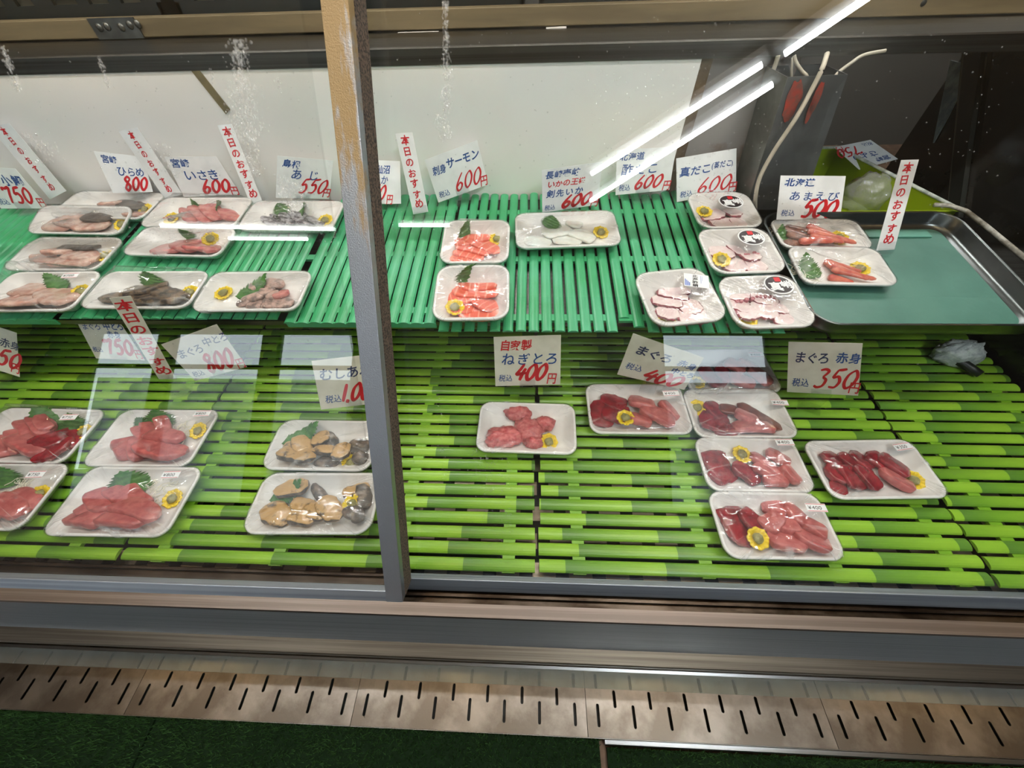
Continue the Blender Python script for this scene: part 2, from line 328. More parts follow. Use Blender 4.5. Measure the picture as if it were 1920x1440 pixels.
# ------------------------------------------------------------------ display case
XL, XR = -2.0, 1.09
case = thing('display_case', 'stainless refrigerated fish display case with leaning glass front', 'display case')
MB().prism([(.0965, Z(-.66)), (.094, Z(-.664)), (.094, Z(-1.0005)), (.112, Z(-1.0005)), (.112, Z(-.66))], XL, XR+.5).build('front_panel', steelv, case)
MB().prism([(.112, Z(-1.0005)), (.094, Z(-1.0005)), (.069, Z(-1.012)), (.067, Z(-1.015)), (.068, Z(-1.055)), (.112, Z(-1.055))], XL, XR+.5).build('kick_lip', mat('warm_steel', (140, 128, 114), .42, 1, var=5, col2=(112, 100, 88), stretch=(.3, 30, 30)), case)
MB().prism([(.094, Z(-.663)), (.0955, Z(-.6585)), (.113, Z(-.6585)), (.113, Z(-.663))], XL, XR+.5).build('sill', mat('sill_steel', (112, 104, 99), .48, 1, var=6, col2=(92, 84, 80), stretch=(.3, 30, 30)), case)
mb = MB().box((XL, .112, Z(-.735)), (XR, .19, Z(-.716)))
for y in (.121, .131, .158): mb.box((XL, y, Z(-.716)), (XR, y+.003, Z(-.706)))
mb.build('track', trackm, case)
MB().box((XL, .165, Z(-.735)), (XR, 1.0, Z(-.712))).build('case_floor', slotfloor, case)
o = PU - NU*.016
def up(x, y, h=0): # point on the upper shelf plane
    z = PU.z - (y-PU.y)*NU.y/NU.z; return V((x, y, z)) + NU*h
mb = MB(); a = up(XL, .575, -.03); mb.obox(a, V((.60-XL, 0, 0)), up(XL, .998, -.03)-a, NU*.012); a2 = up(.60, .575, -.03); mb.obox(a2, V((XR-.60, 0, 0)), up(.60, .81, -.03)-a2, NU*.012); mb.build('upper_shelf', steeld, case)
MB().box((XL, .987, Z(-.48)), (.335, 1.02, Z(-.1825))).build('rear_board', whitep, case)
MB().box((.60, .86, Z(-.53)), (XR, 1.3, Z(-.5175))).build('rear_shelf', steeld, case)
mb = MB(); q = [hit(px, py, V((0, .9865, 0)), V((0, 1, 0))) for px, py in ((358, 131), (374, 131), (432, 205), (424, 214))]
mb.add([p for p in q] + [p + V((0, -.0015, 0)) for p in q], [(0,1,2,3),(7,6,5,4),(0,4,5,1),(1,5,6,2),(2,6,7,3),(3,7,4,0)]); mb.build('tape_strip', olive, case)
MB().box((.335, .996, Z(-.48)), (.360, 1.03, Z(-.178))).build('rear_post', brown, case)
MB().box((.360, 1.004, Z(-.48)), (.535, 1.02, Z(-.178))).build('rear_panel', rust, case)
MB().prism([(.985, Z(-.182)), (.985, Z(-.156)), (.988, Z(-.1535)), (1.3, Z(-.163)), (1.3, Z(-.19))], XL, XR+.6).build('top_ledge', steeld, case)
MB().box((XL, .17, Z(-.735)), (XL+.02, 1.3, Z(-.2))).build('end_panel', steeld, case)
MB().box((XR, .165, Z(-.735)), (XR+.02, 1.3, Z(-.185))).build('end_panel', darkwall, case)
PX = V((XR-.002, 0, 0)); NX = V((1, 0, 0))
def slab(name, pts, t, m, parent, n):
    q = [V(p) for p in pts]; k = len(q); mb = MB()
    mb.add(q + [p + n*t for p in q], [tuple(range(k)), tuple(range(2*k-1, k-1, -1))] + [(i, k+i, k+(i+1) % k, (i+1) % k) for i in range(k)])
    return mb.build(name, m, parent)
slab('end_frame', [hit(px, py, PX, NX) for px, py in ((1818, 92), (1850, 92), (1806, 408), (1786, 392))], .012, blackp, case, V((-1, 0, 0)))
slab('end_trim', [hit(px, py, PX, NX) for px, py in ((1810, 92), (1818, 92), (1786, 392), (1782, 388))], .008, mat('dull_trim', (96, 92, 84), .5), case, V((-1, 0, 0)))
slab('end_pale_strip', [hit(px, py, PX, NX) for px, py in ((1785, 113), (1809, 119), (1800, 178), (1778, 222), (1752, 268), (1766, 200))], .004, mat('pale_strip', (150, 164, 168), .5, var=30, col2=(110, 124, 130)), case, V((-1, 0, 0)))  # pale mottled slab of irregular outline on the end panel
# tan rail along the top ledge
tr = thing('wooden_rail', 'long tan board lying along the back ledge of the case', 'board')
MB().box((XL, 1.2, Z(-.157)), (XR+.6, 1.23, Z(-.122))).build('board', tanb, tr, bevel=.002)
ja, jb = hit(178, 60, V((0, 1.198, 0)), V((0, 1, 0))), hit(262, 55, V((0, 1.198, 0)), V((0, 1, 0)))
jp = MB().box((ja.x, 1.197, Z(-.158)), (jb.x, 1.2, Z(-.121))).build('joint_plate', zinc, tr)
for px, py in ((186, 52), (200, 50), (227, 51), (243, 47), (257, 45)):
    c = hit(px, py, V((0, 1.196, 0)), V((0, 1, 0))); mb = MB()
    mb.rings([[(c.x+r*math.cos(k*math.pi/6), 1.197-d, c.z+r*math.sin(k*math.pi/6)) for k in range(12)] for r, d in ((.008, 0), (.008, .001), (.005, .003), (.0015, .0042))])
    mb.build('screw', zinc, jp, True)
for a, b, y in ((746, 822, 63), (1024, 1062, 54)):
    p, q2 = hit(a, y+1, V((0, 1.19, 0)), V((0, 1, 0))), hit(b, y-1, V((0, 1.19, 0)), V((0, 1, 0)))
    MB().obox(p, q2-p, V((0, .008, 0)), V((0, 0, .0025))).build('shim', whitep, tr)
c = hit(1733, 6, V((0, 1.198, 0)), V((0, 1, 0)))
MB().rings([[(c.x+r*math.cos(k*math.pi/6), 1.2-d, c.z+r*math.sin(k*math.pi/6)) for k in range(12)] for r, d in ((.006, 0), (.005, .0015), (.002, .002))]).build('screw', blackp, tr)
# black crates behind
def crate(x0, x1, label, lights):
    t = thing('plastic_crate', label, 'crate', None, Matrix.Translation((x0, 1.27, Z(-.15))))
    w = x1-x0; mb = MB().box((0, 0, 0), (w, .008, .046)).box((0, 0, .085), (w, .008, .3)).box((0, .5, 0), (w, .508, .3)).box((0, 0, 0), (.008, .5, .3)).box((w-.008, 0, 0), (w, .5, .3)).box((0, 0, 0), (w, .5, .006))
    mb.build('body', blackp, t)
    x = 0; k = 0
    while x < w-.03:
        MB().box((x, -.001, .046), (x+(.03 if k % 3 else .05), .009, .085)).build('rib', blackp, t); x += (.085 if k % 3 else .10)+.012*math.sin(k*2.3); k += 1
    MB().box((.02, .06, .01), (w-.02, .1, .28)).build('liner', mat('card_liner', (150, 140, 116), .8), t)
crate(-1.75, -.9, 'black slotted plastic crate above the tan rail, farther left', 1)
crate(-.86, -.02, 'black slotted plastic crate above the tan rail behind the metal upright', 1)
crate(.02, 1.0, 'black slotted plastic crate above the tan rail, right of the upright', 1)

# sliding sashes
def sash_frame(gp, x0, x1, name, label, stile):
    t = thing(name, label, 'glass panel')
    a = gp + V((x0, 0, 0)); W = V((x1-x0, 0, 0)); dep = -GN*.012
    lo = 0 if stile else -.0255
    MB().obox(a + GD*lo, W, GD*(.0215 if stile else .0245), dep).build('bottom_rail', steelv, t, bevel=.0012)
    MB().obox(a + GD*1.06, W, GD*.03, dep).build('top_rail', steelv, t)
    if stile:
        pd = V((.0337, .5055, .862)); b = gp + V((x1-.0255, 0, 0)) + GN*.0006
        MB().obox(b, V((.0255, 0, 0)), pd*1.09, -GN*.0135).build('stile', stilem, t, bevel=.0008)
        MB().obox(b + V((.0005, 0, 0)) - GN*.0135, V((.0255, 0, 0)), pd*1.09, -GN*.0295).build('gasket', gasketm, t)
    pa = a + GD*(.0205 if stile else -.0015) - GN*.003 + V((.002, 0, 0))
    MB().obox(pa, W - V((.004 + (.02 if stile else 0), 0, 0)), GD*1.04, -GN*.005).build('pane', glass, t)
    return t
sash_frame(GP, XL+.02, -.187, 'sliding_sash', 'front sliding glass sash with tan-topped steel upright', True)
sash_frame(GR, -.21, XR-.01, 'sliding_sash', 'rear sliding glass sash right of the tan-topped upright', False)

# ------------------------------------------------------------------ drain covers, strip, turf
P = .0749685; X0 = -1.1146548; G = .64877*P; sl = .0032
zd = Z(-1.075)
def cover(x0, w, i, label):
    t = thing('drain_cover', label, 'drain cover', 'slotted steel covers over the gutter', Matrix.Translation((x0, 0, zd)))
    mb = MB(); YF, YB = -.049, .07
    rows = {0: [(-.0331, .005), (.0300, .0560)], 1: [(-.0013, .0285)]}
    cols = [(G*.5 + k*P, 0) for k in range(7)] + [(G*.5 + (k+.5)*P, 1) for k in range(6)]
    cols = [c for c in cols if c[0] < w-.01]; cols.sort(); xp = .0006
    def arc(cx, cy, sgn, n=8): return [(cx + sl*math.cos(math.pi*k/n)*1, cy + sgn*sl*math.sin(math.pi*k/n)) for k in range(n+1)]
    for cx, r in cols:
        mb.add([(xp, YF, 0), (cx-sl, YF, 0), (cx-sl, YB, 0), (xp, YB, 0)], [(0, 1, 2, 3)])
        segs = rows[r]; ys = YF; low = [(cx-sl, YF), (cx+sl, YF)]
        for (a, b) in segs:
            top = arc(cx, a+sl, -1)                      # from +x to -x, bulging down
            poly = low + top
            mb.add([(px, py, 0) for px, py in poly], [tuple(range(len(poly)))])
            low = list(reversed(arc(cx, b-sl, 1)))
            low = [(px, py) for px, py in low]
        poly = low + [(cx+sl, YB), (cx-sl, YB)]
        mb.add([(px, py, 0) for px, py in poly], [tuple(range(len(poly)))])
        xp = cx+sl
    mb.add([(xp, YF, 0), (w-.0006, YF, 0), (w-.0006, YB, 0), (xp, YB, 0)], [(0, 1, 2, 3)])
    ob = mb.build('plate', drainm, t); s = ob.modifiers.new('thick', 'SOLIDIFY'); s.thickness = .002; s.offset = -1
names = ['leftmost steel drain cover under the front of the case', 'second steel drain cover from the left, under the upright', 'steel drain cover in the middle ending by the turf notch', 'steel drain cover right of the turf notch', 'rightmost steel drain cover under the front of the case']
wid = 6*P+G
for i in range(5): cover(X0 + 3*P + G/2 + (i-1)*wid, wid, i, names[i])
gx0 = X0 + 3*P + G/2 - wid; gx1 = gx0 + 5*wid
ch = thing('gutter', 'dark steel gutter under the slotted drain covers', 'gutter')
MB().box((gx0, -.052, .0), (gx1, .075, .004)).build('bed', blackp, ch)
MB().box((gx0, .068, .004), (gx1, .075, zd-.003)).build('rear_lip', trackm, ch)
MB().box((gx0, -.0505, .004), (gx1, -.0495, zd-.001)).build('front_lip', steel, ch)
fr = MB().prism([(-.0515, zd-.003), (-.0515, zd+.001), (-.058, zd+.0005), (-.060, zd-.003), (-.060, .002), (-.0515, .002)], .165, 1.6).build('edge_rail', steel)
tag(fr, 'bare steel edge rail in front of the drain covers on the right', 'rail')
st = MB().box((gx0, .0300, zd+.0006), (gx1, .0600, zd+.0022)).build('clear_cover_strip', stripm)
tag(st, 'clear plastic strip lying over the rear slots of the drain covers', 'strip')
lp = MB().prism([(.0605, zd+.0003), (.0605, zd+.006), (.066, zd+.007), (.067, zd+.003), (.067, zd+.0003)], gx0, gx1).build('strip_lip', steel)
tag(lp, 'thin steel lip along the back of the clear strip', 'rail')
def turf(name, x0, x1, yb, label, n, yf=-.62):
    t = thing(name, label, 'turf mat', 'green turf mats in front of the case', Matrix.Translation((x0, yb, 0)))
    w = x1-x0; d = yb-yf
    MB().box((0, -d, .001), (w, 0, .012)).build('backing', turfb, t)
    rnd = random.Random(n); vs = []; fs = []
    for k in range(n):
        x = rnd.uniform(.001, w-.001); y = -(rnd.random()**1.5)*.30
        if rnd.random() < .04: y = -rnd.random()*.004
        a = rnd.uniform(0, 6.28); h = rnd.uniform(.010, .016); b = .0011; l = rnd.uniform(0, .009); c = rnd.uniform(0, 6.28)
        i = len(vs); vs += [(x-b*math.cos(a), y-b*math.sin(a), .011), (x+b*math.cos(a), y+b*math.sin(a), .011), (x+l*math.cos(c), y+l*math.sin(c), .011+h)]; fs.append((i, i+1, i+2))
    mb = MB(); mb.add(vs, fs); mb.build('blades', turfm, t, kind='stuff')
turf('turf_mat', -1.35, -.802, -.0515, 'dark green turf mat at the lower left corner of the photo', 9000)
turf('turf_mat', -.798, .155, -.047, 'dark green turf mat in the middle overlapping the drain edge', 16000)
turf('turf_mat', .170, 1.5, -.064, 'dark green turf mat right of the gap, below the bare steel rail', 16000)

# ------------------------------------------------------------------ green mats on the upper shelf
def green_mat(x0, x1, y0, y1, pitch, w, lift, label, skirt=False, short=None, th=.011):
    o = up(x0, y0, lift); v = (up(x0, y1, lift)-o); d = v.length; v.normalize()
    t = thing('slatted_mat', label, 'mat', 'green slatted mats on the upper shelf', frame(o, V((1, 0, 0)), v, NU))
    mb = MB(); x = 0; k = 0; W = x1-x0; rnd = random.Random(int(x0*1000))
    while x + w <= W + .002:
        a = (short or {}).get(k, 0) + rnd.uniform(0, .0015); b = d - rnd.choice((0, 0, .0, .012))*(1 if not skirt else 0) - rnd.uniform(0, .003)
        zz = rnd.uniform(-.0006, .0006)
        prof = [(0, -th*.45), (0, -.0042), (w*.12, -.0016), (w*.3, -.0003), (w*.5, 0), (w*.7, -.0003), (w*.88, -.0016), (w, -.0042), (w, -th*.45)]
        n = len(prof); rs = [[(x+px, yy, pz+zz) for px, pz in prof] for yy in (a, b)]
        mb.rings(rs); x += pitch; k += 1
    mb.build('slats', greenm, t)
    for yy in ((.03, .20, .37) if d > .4 else (.03, .18)):
        MB().box((0, yy, -th), (W-.002, yy+.016, -th*.42)).build('cross_bar', greenm, t)
    if skirt:
        MB().box((.002, .0015, -th*1.6), (W-.003, .006, -.0035)).build('front_bar', greenm, t, bevel=.003)
    return t
green_mat(-1.42, -.955, .560, .94, .0240, .0212, 0, 'green slatted mat at the far left of the upper shelf', skirt=True)
green_mat(-.950, -.478, .566, .955, .0240, .0212, 0, 'green slatted mat under the packs left of the upright')
green_mat(-.480, -.176, .556, .985,   .0252, .0226, 0, 'green slatted mat with a thick front edge behind the upright', skirt=True)
green_mat(-.172, .168, .538, .995, .0246, .0196, 0, 'green slatted mat under the salmon packs and the long squid pack')
green_mat(.173, .47, .538, .99, .0252, .0206, 0, 'green slatted mat under the octopus packs', short={0: .035, 1: .012})

# bamboo-look mats on the lower deck
def bam(x0, x1, y0, y1, label, lift=0, pitch=.0264, w=.0212):
    o = V((x0, y0, Z(-.69) + .02*y0)) + NL*lift; v = V((0, 1, .02)).normalized(); n = NL
    t = thing('bamboo_mat', label, 'mat', 'lime bamboo-look mats on the lower deck', frame(o, V((1, 0, 0)), v, n))
    mb = MB(); y = 0; k = 0; rnd = random.Random(int(x0*997)+3); W = x1-x0; L = .165
    while y < y1-y0:
        off = rnd.random()*1.0; a = rnd.uniform(-.003, .003); b = W + rnd.uniform(-.003, .003)
        prof = [(w*(.5-.5*math.cos(math.pi*i/8)), -.0055+.0055*math.sin(math.pi*i/8)) for i in range(9)]
        xs = [a + (b-a)*i/24 for i in range(25)]; m_ = len(prof)
        vs = [(xx, y+py, pz) for xx in xs for py, pz in prof]; uv = [(xx/L+off, k*.37+py*8) for xx in xs for py, pz in prof]
        fs = [(i*m_+j, (i+1)*m_+j, (i+1)*m_+j+1, i*m_+j+1) for i in range(24) for j in range(m_-1)]
        fs += [tuple(range(m_-1, -1, -1)), tuple(range(24*m_, 25*m_))] + [(i*m_, i*m_+m_-1, (i+1)*m_+m_-1, (i+1)*m_) for i in range(24)]
        mb.add(vs, fs, 0, uv); y += pitch; k += 1
    mb.build('slats', bamboo, t)
    for xx in (.055, .265, .475, .665):
        if xx < W-.03: MB().box((xx, -.001, -.0125), (xx+.021, y1-y0, -.0056)).build('cross_bar', mat('bamboo_bar', (112, 160, 34), .4), t)
bam(-1.48, -.712, .166, .95, 'lime bamboo-look mat at the left end of the lower deck')
bam(-.705, .014, .167, .95, 'lime bamboo-look mat behind the upright on the lower deck')
bam(.024, .742, .168, .95, 'lime bamboo-look mat under the right-hand tuna packs')
bam(.750, 1.075, .166, .95, 'short lime bamboo-look mat at the right end of the lower deck')

# ------------------------------------------------------------------ packs
def rr(w, d, r, z, n=6):
    r = max(r, .002); pts = []
    for cx, cy, a0 in ((w/2-r, d/2-r, 0), (-w/2+r, d/2-r, 90), (-w/2+r, -d/2+r, 180), (w/2-r, -d/2+r, 270)):
        for k in range(n+1):
            a = math.radians(a0+90*k/n); pts.append((cx+r*math.cos(a), cy+r*math.sin(a), z))
    return pts
def tray_mesh(w, d, h, r):
    i = .9*h + .006
    R = [(i*1.5, -i*.6, 0), (i*1.4, -i*.5, .0005), (.006, 0, h-.006), (.001, .001, h-.0048), (0, .001, h-.003), (0, .001, h-.0012), (.002, .0005, h), (.008, -.002, h), (.011, -.003, h-.0012), (.014, -.004, h-.004),
         (i*1.5+.004, -i*.45, .0085), (i*1.5+.012, -i*.5, .0055), (i*1.5+.022, -i*.6, .0045)]
    rings = [rr(w-a, d-a, r+b, z) for a, b, z in R]
    return MB().rings(rings)
def sline(nu, fn): return [fn(k/(nu-1)) for k in range(nu)]
SPEC = {  # code: (name, materials, thickness, taper power, tilt, wobble, box exponent)
    'P': ('tuna_slice', [tunap], .0150, 4.8, 28, .08, .32), 'D': ('tuna_slice', [tunad], .0105, 4.6, 16, .12, .32), 'E': ('tuna_slice', [tunab], .009, 4, 14, .08, .45),
    'S': ('salmon_slice', [salm], .0085, 3.0, 22, .04, .5), 'W': ('fish_slice', [fishw], .0110, 3.0, 28, .10, .5), 'F': ('fish_slice', [fishp], .0110, 3.2, 28, .08, .48),
    'K': ('fish_skin', [skin], .0070, 2.6, 18, .10, .7), 'X': ('fish_slice', [skinm], .0120, 3.0, 26, .14, .5), 'A': ('fish_slice', [aji], .0080, 3.0, 30, .05, .6),
    'G': ('fish_chunk', [chunk], .0110, 2.0, 10, .16, .8), 'O': ('octopus_slice', [octw, octr], .0075, 2.3, 12, .06, .42), 'Q': ('squid_slice', [squid], .0060, 3.6, 10, .10, .45),
    'M': ('whelk_slice', [shellm, shelld], .0140, 2.2, 24, .18, .5), 'B': ('whelk_slice', [shelld], .0120, 2.0, 10, .16, .85), 'R': ('shrimp', [shrimp], .0130, 1.5, 0, .05, .95), 'H': ('shrimp_head', [shrimph], .0120, 1.6, 0, .10, .95)}
def make_slice(code, a, b, w, z, seed):
    name, ms, T, pw, tilt, wob, ex = SPEC[code]; a, b = V((a[0], a[1], 0)), V((b[0], b[1], 0)); mb = MB()
    ax = b-a; L = ax.length
    if L < .004: ax = V((.004, 0, 0)); L = .004
    ax.normalize(); sd = V((-ax.y, ax.x, 0)); rnd = random.Random(seed); a = a - ax*w*.22; b = b + ax*w*.22; bow = rnd.uniform(-.10, .10)*L
    tl = math.radians(tilt*rnd.uniform(.6, 1.2)) * (1 if sd.y < 0 else -1)
    s2 = sd*math.cos(tl) + V((0, 0, 1))*math.sin(tl); u2 = V((0, 0, 1))*math.cos(tl) - sd*math.sin(tl)
    if tilt == 0: s2, u2 = sd, V((0, 0, 1))
    nu, nv = 15, 16; rings = []; uvs = []; asym = rnd.uniform(-.18, .18)
    for i in range(nu):
        t = i/(nu-1); x = 2*t-1
        wd = max(0, 1-abs(x)**pw)**.42*.5*w*(1+asym*x)
        if code in 'RH': wd = .5*w*(1-.55*t)*min(1, (t+.06)*6)**.5*min(1, (1.03-t)*9)**.5*(1+.05*math.cos(t*40))
        if code == 'O': wd *= 1+.07*math.sin(t*26+seed)
        c = a.lerp(b, t) + sd*(bow*(1-x*x)) + V((0, 0, z))
        th = T*.5*(max(0, 1-abs(x)**6)**.5*.75+.25) if code not in 'RH' else wd*.62
        ring = []
        for k in range(nv):
            ph = 2*math.pi*k/nv; cs, sn = math.cos(ph), math.sin(ph)
            cx = math.copysign(abs(cs)**ex, cs); sx = math.copysign(abs(sn)**ex, sn)
            p = c + s2*(cx*wd) + u2*(sx*th)
            q = V((p.x*90+seed*3.1, p.y*90, p.z*90)); p += V((noise.noise(q), noise.noise(q+V((9, 3, 1))), noise.noise(q+V((4, 8, 2)))*.6))*(wob*w*.55)
            p.z = max(p.z, .0046); ring.append(p); uvs.append((t, .5+.5*cs*(1 if sn > 0 else -1)))
        rings.append(ring)
    mb.rings(rings)
    if code in 'OM':
        for fi in range((nu-1)*nv):
            k = fi % nv
            if abs(math.cos(2*math.pi*(k+.5)/nv)) > (.93 if code == 'O' else .96) or (fi//nv in (0, nu-2) and code == 'O'): mb.m[fi] = 1
    mb.uv = uvs
    return name, ms, mb
def add_leaf(root, a, b, w, za, zb, seed):
    a, b = V((*a, za)), V((*b, zb)); ax = b-a; L = ax.length; ax.normalize(); sd = ax.cross(V((0, 0, 1)))
    sd = sd.normalized() if sd.length > .1 else V((1, 0, 0)); nn = sd.cross(ax); mb = MB(); n = 31; vs = []; rnd = random.Random(seed); cv = rnd.uniform(.08, .16)
    for i in range(n):
        t = i/(n-1); hw = .5*w*(math.sin(math.pi*min(1, t**.75*1.0))**.75)
        tooth = 1.0 if i % 2 == 0 else .70
        c = a + ax*(L*t) - nn*(cv*L*(4*t*(1-t)-.5))
        for s_, e in ((-1, tooth), (-.5, 1), (0, 0), (.5, 1), (1, tooth)):
            off = hw*s_*(e if abs(s_) == 1 else 1)
            fw = ax*(.03*L*abs(s_) if i % 2 == 0 else 0)
            vs.append(c + sd*off + fw - nn*(.22*abs(off)) + nn*(.0012*math.sin(i*1.1+s_*3)))
    fs = [(i*5+j, i*5+j+1, (i+1)*5+j+1, (i+1)*5+j) for i in range(n-1) for j in range(4)]
    for v_ in vs: v_.z = max(v_.z, .0048)
    mb.add(vs, fs); o = mb.build('shiso_leaf', leafm, root, True)
    s = o.modifiers.new('thick', 'SOLIDIFY'); s.thickness = .0005
    return o
def add_cup(root, xy, z, tilt, seed, r=.0165):
    rnd = random.Random(seed); n = 80; M = Matrix.Translation((xy[0], xy[1], z)) @ Matrix.Rotation(tilt, 4, 'X') @ Matrix.Rotation(rnd.uniform(-.15, .15), 4, 'Y')
    rings = []
    for rad, zz in ((.3, 0), (.62, 0), (.70, .0012), (.78, .0036), (.90, .0042), (1.0, .0030), (.97, .0016), (.72, -.0014), (.3, -.0014)):
        rings.append([M @ V((r*rad*(1+(.13*abs(math.cos(8*math.pi*2*k/n/2*1.0)) if rad > .75 else 0))*math.cos(2*math.pi*k/n), r*rad*(1+(.13*abs(math.cos(8*math.pi*2*k/n/2)) if rad > .75 else 0))*math.sin(2*math.pi*k/n), zz+(.0010*math.cos(16*2*math.pi*k/n) if rad > .75 else 0))) for k in range(n)])
    c = MB().rings(rings).build('wasabi_cup', cupm, root, True)
    mb = MB(); rs = []
    for i in range(9):
        th = math.pi*i/8; q = []
        for k in range(14):
            f = 2*math.pi*k/14; p = V((math.sin(th)*math.cos(f)*r*.55, math.sin(th)*math.sin(f)*r*.55, .0035-math.cos(th)*.0042))
            p += V((nz(p.x*200+seed, p.y*200, 1), nz(p.x*200, p.y*200+seed, 5), nz(p.x*300, p.y*300, seed)))*.0022; p.z = max(p.z, .0004); q.append(M @ p)
        rs.append(q)
    mb.rings(rs).build('wasabi', wasm, c, True)
def add_daikon(root, xy, rx, ry, seed, z=.006):
    rnd = random.Random(seed); mb = MB()
    for k in range(46):
        a = rnd.uniform(0, 6.28); rad = rnd.random()**.5*.8; x, y = xy[0]+rx*rad*math.cos(a), xy[1]+ry*rad*math.sin(a)
        pts = []; h = rnd.uniform(0, .008)*(1-rad*.6); d = rnd.uniform(0, 6.28); cv = rnd.uniform(-1.6, 1.6); st = rnd.uniform(.003, .005)
        for i in range(7):
            pts.append((x, y, z+h+.0015*math.sin(i*1.3+k))); x += st*math.cos(d); y += st*math.sin(d); d += cv/3
        mb.tube(pts, .0007, 5)
    mb.build('daikon_shreds', daim, root, True, kind='stuff')
def add_lump(root, xy, rx, ry, h, seed, name='minced_tuna', m=None):
    mb = MB(); rs = []; 
    for i in range(15):
        th = math.pi*i/14; q = []
        for k in range(26):
            f = 2*math.pi*k/26; d = V((math.sin(th)*math.cos(f), math.sin(th)*math.sin(f), -math.cos(th)))
            s = 1 + .32*nz(d.x*2.2+seed, d.y*2.2, d.z*2.2) + .16*nz(d.x*6, d.y*6+seed, d.z*6) + .07*nz(d.x*14, d.y*14, d.z*14+seed)
            p = V((xy[0]+d.x*rx*s, xy[1]+d.y*ry*s, .0045+h*.45+d.z*h*.6*s)); p.z = max(p.z, .0046); q.append(p)
        rs.append(q)
    mb.rings(rs).build(name, m or mince, root, True)

# ---- lettering
GL = {}
def glyph(ch, bold=0):
    key = (ch, bold)
    if key not in GL:
        c = bpy.data.curves.new('g', 'FONT'); c.body = ch; c.resolution_u = 3; c.offset = bold; c.fill_mode = 'FRONT'
        o = bpy.data.objects.new('g', c); C.objects.link(o); dg = bpy.context.evaluated_depsgraph_get(); me = bpy.data.meshes.new_from_object(o.evaluated_get(dg))
        xs = [v.co.x for v in me.vertices] or [0]
        GL[key] = ([(v.co.x, v.co.y) for v in me.vertices], [tuple(p.vertices) for p in me.polygons], max(xs), min(xs))
        bpy.data.objects.remove(o); bpy.data.curves.remove(c); bpy.data.meshes.remove(me)
    return GL[key]
STROKES = {'0': [[(.55, .97), (.18, .72), (.08, .3), (.32, .02), (.7, .2), (.88, .62), (.66, .95), (.42, .9)]], '1': [[(.62, 1), (.38, 0)]],
    '2': [[(.15, .75), (.5, 1), (.8, .75), (.4, .3), (.1, .05), (.9, .08)]], '3': [[(.15, .92), (.55, .98), (.82, .86), (.5, .56)], [(.5, .56), (.82, .42), (.7, .1), (.3, 0), (.02, .1)]],
    '4': [[(.55, 1), (.3, .68), (.06, .4), (.5, .42), (.98, .46)], [(.82, .74), (.62, .4), (.5, 0)]], '5': [[(.42, .97), (.22, .58), (.6, .62), (.8, .34), (.56, .04), (.08, .06)], [(.42, .96), (.7, .98), (1.02, 1.03)]],
    '6': [[(.78, 1.03), (.42, .7), (.14, .3), (.3, .02), (.66, .08), (.8, .34), (.52, .46), (.2, .26)]], '7': [[(.1, .78), (.14, .94), (.5, .92), (.92, .98), (.66, .5), (.48, 0)]],
    '8': [[(.84, .84), (.5, 1), (.2, .8), (.5, .55), (.8, .28), (.5, .0), (.18, .18), (.44, .5), (.84, .84)]], ',': [[(.4, .1), (.3, -.1)]], '.': [[(.4, .05), (.45, .0)]]}
def spline(p, n=7):
    out = []
    for i in range(len(p)-1):
        a, b, c, d = p[max(i-1, 0)], p[i], p[i+1], p[min(i+2, len(p)-1)]
        for k in range(n):
            t = k/n; out.append(tuple(.5*((2*b[j]) + (c[j]-a[j])*t + (2*a[j]-5*b[j]+4*c[j]-d[j])*t*t + (3*b[j]-a[j]-3*c[j]+d[j])*t**3) for j in (0, 1)))
    return out + [p[-1]]
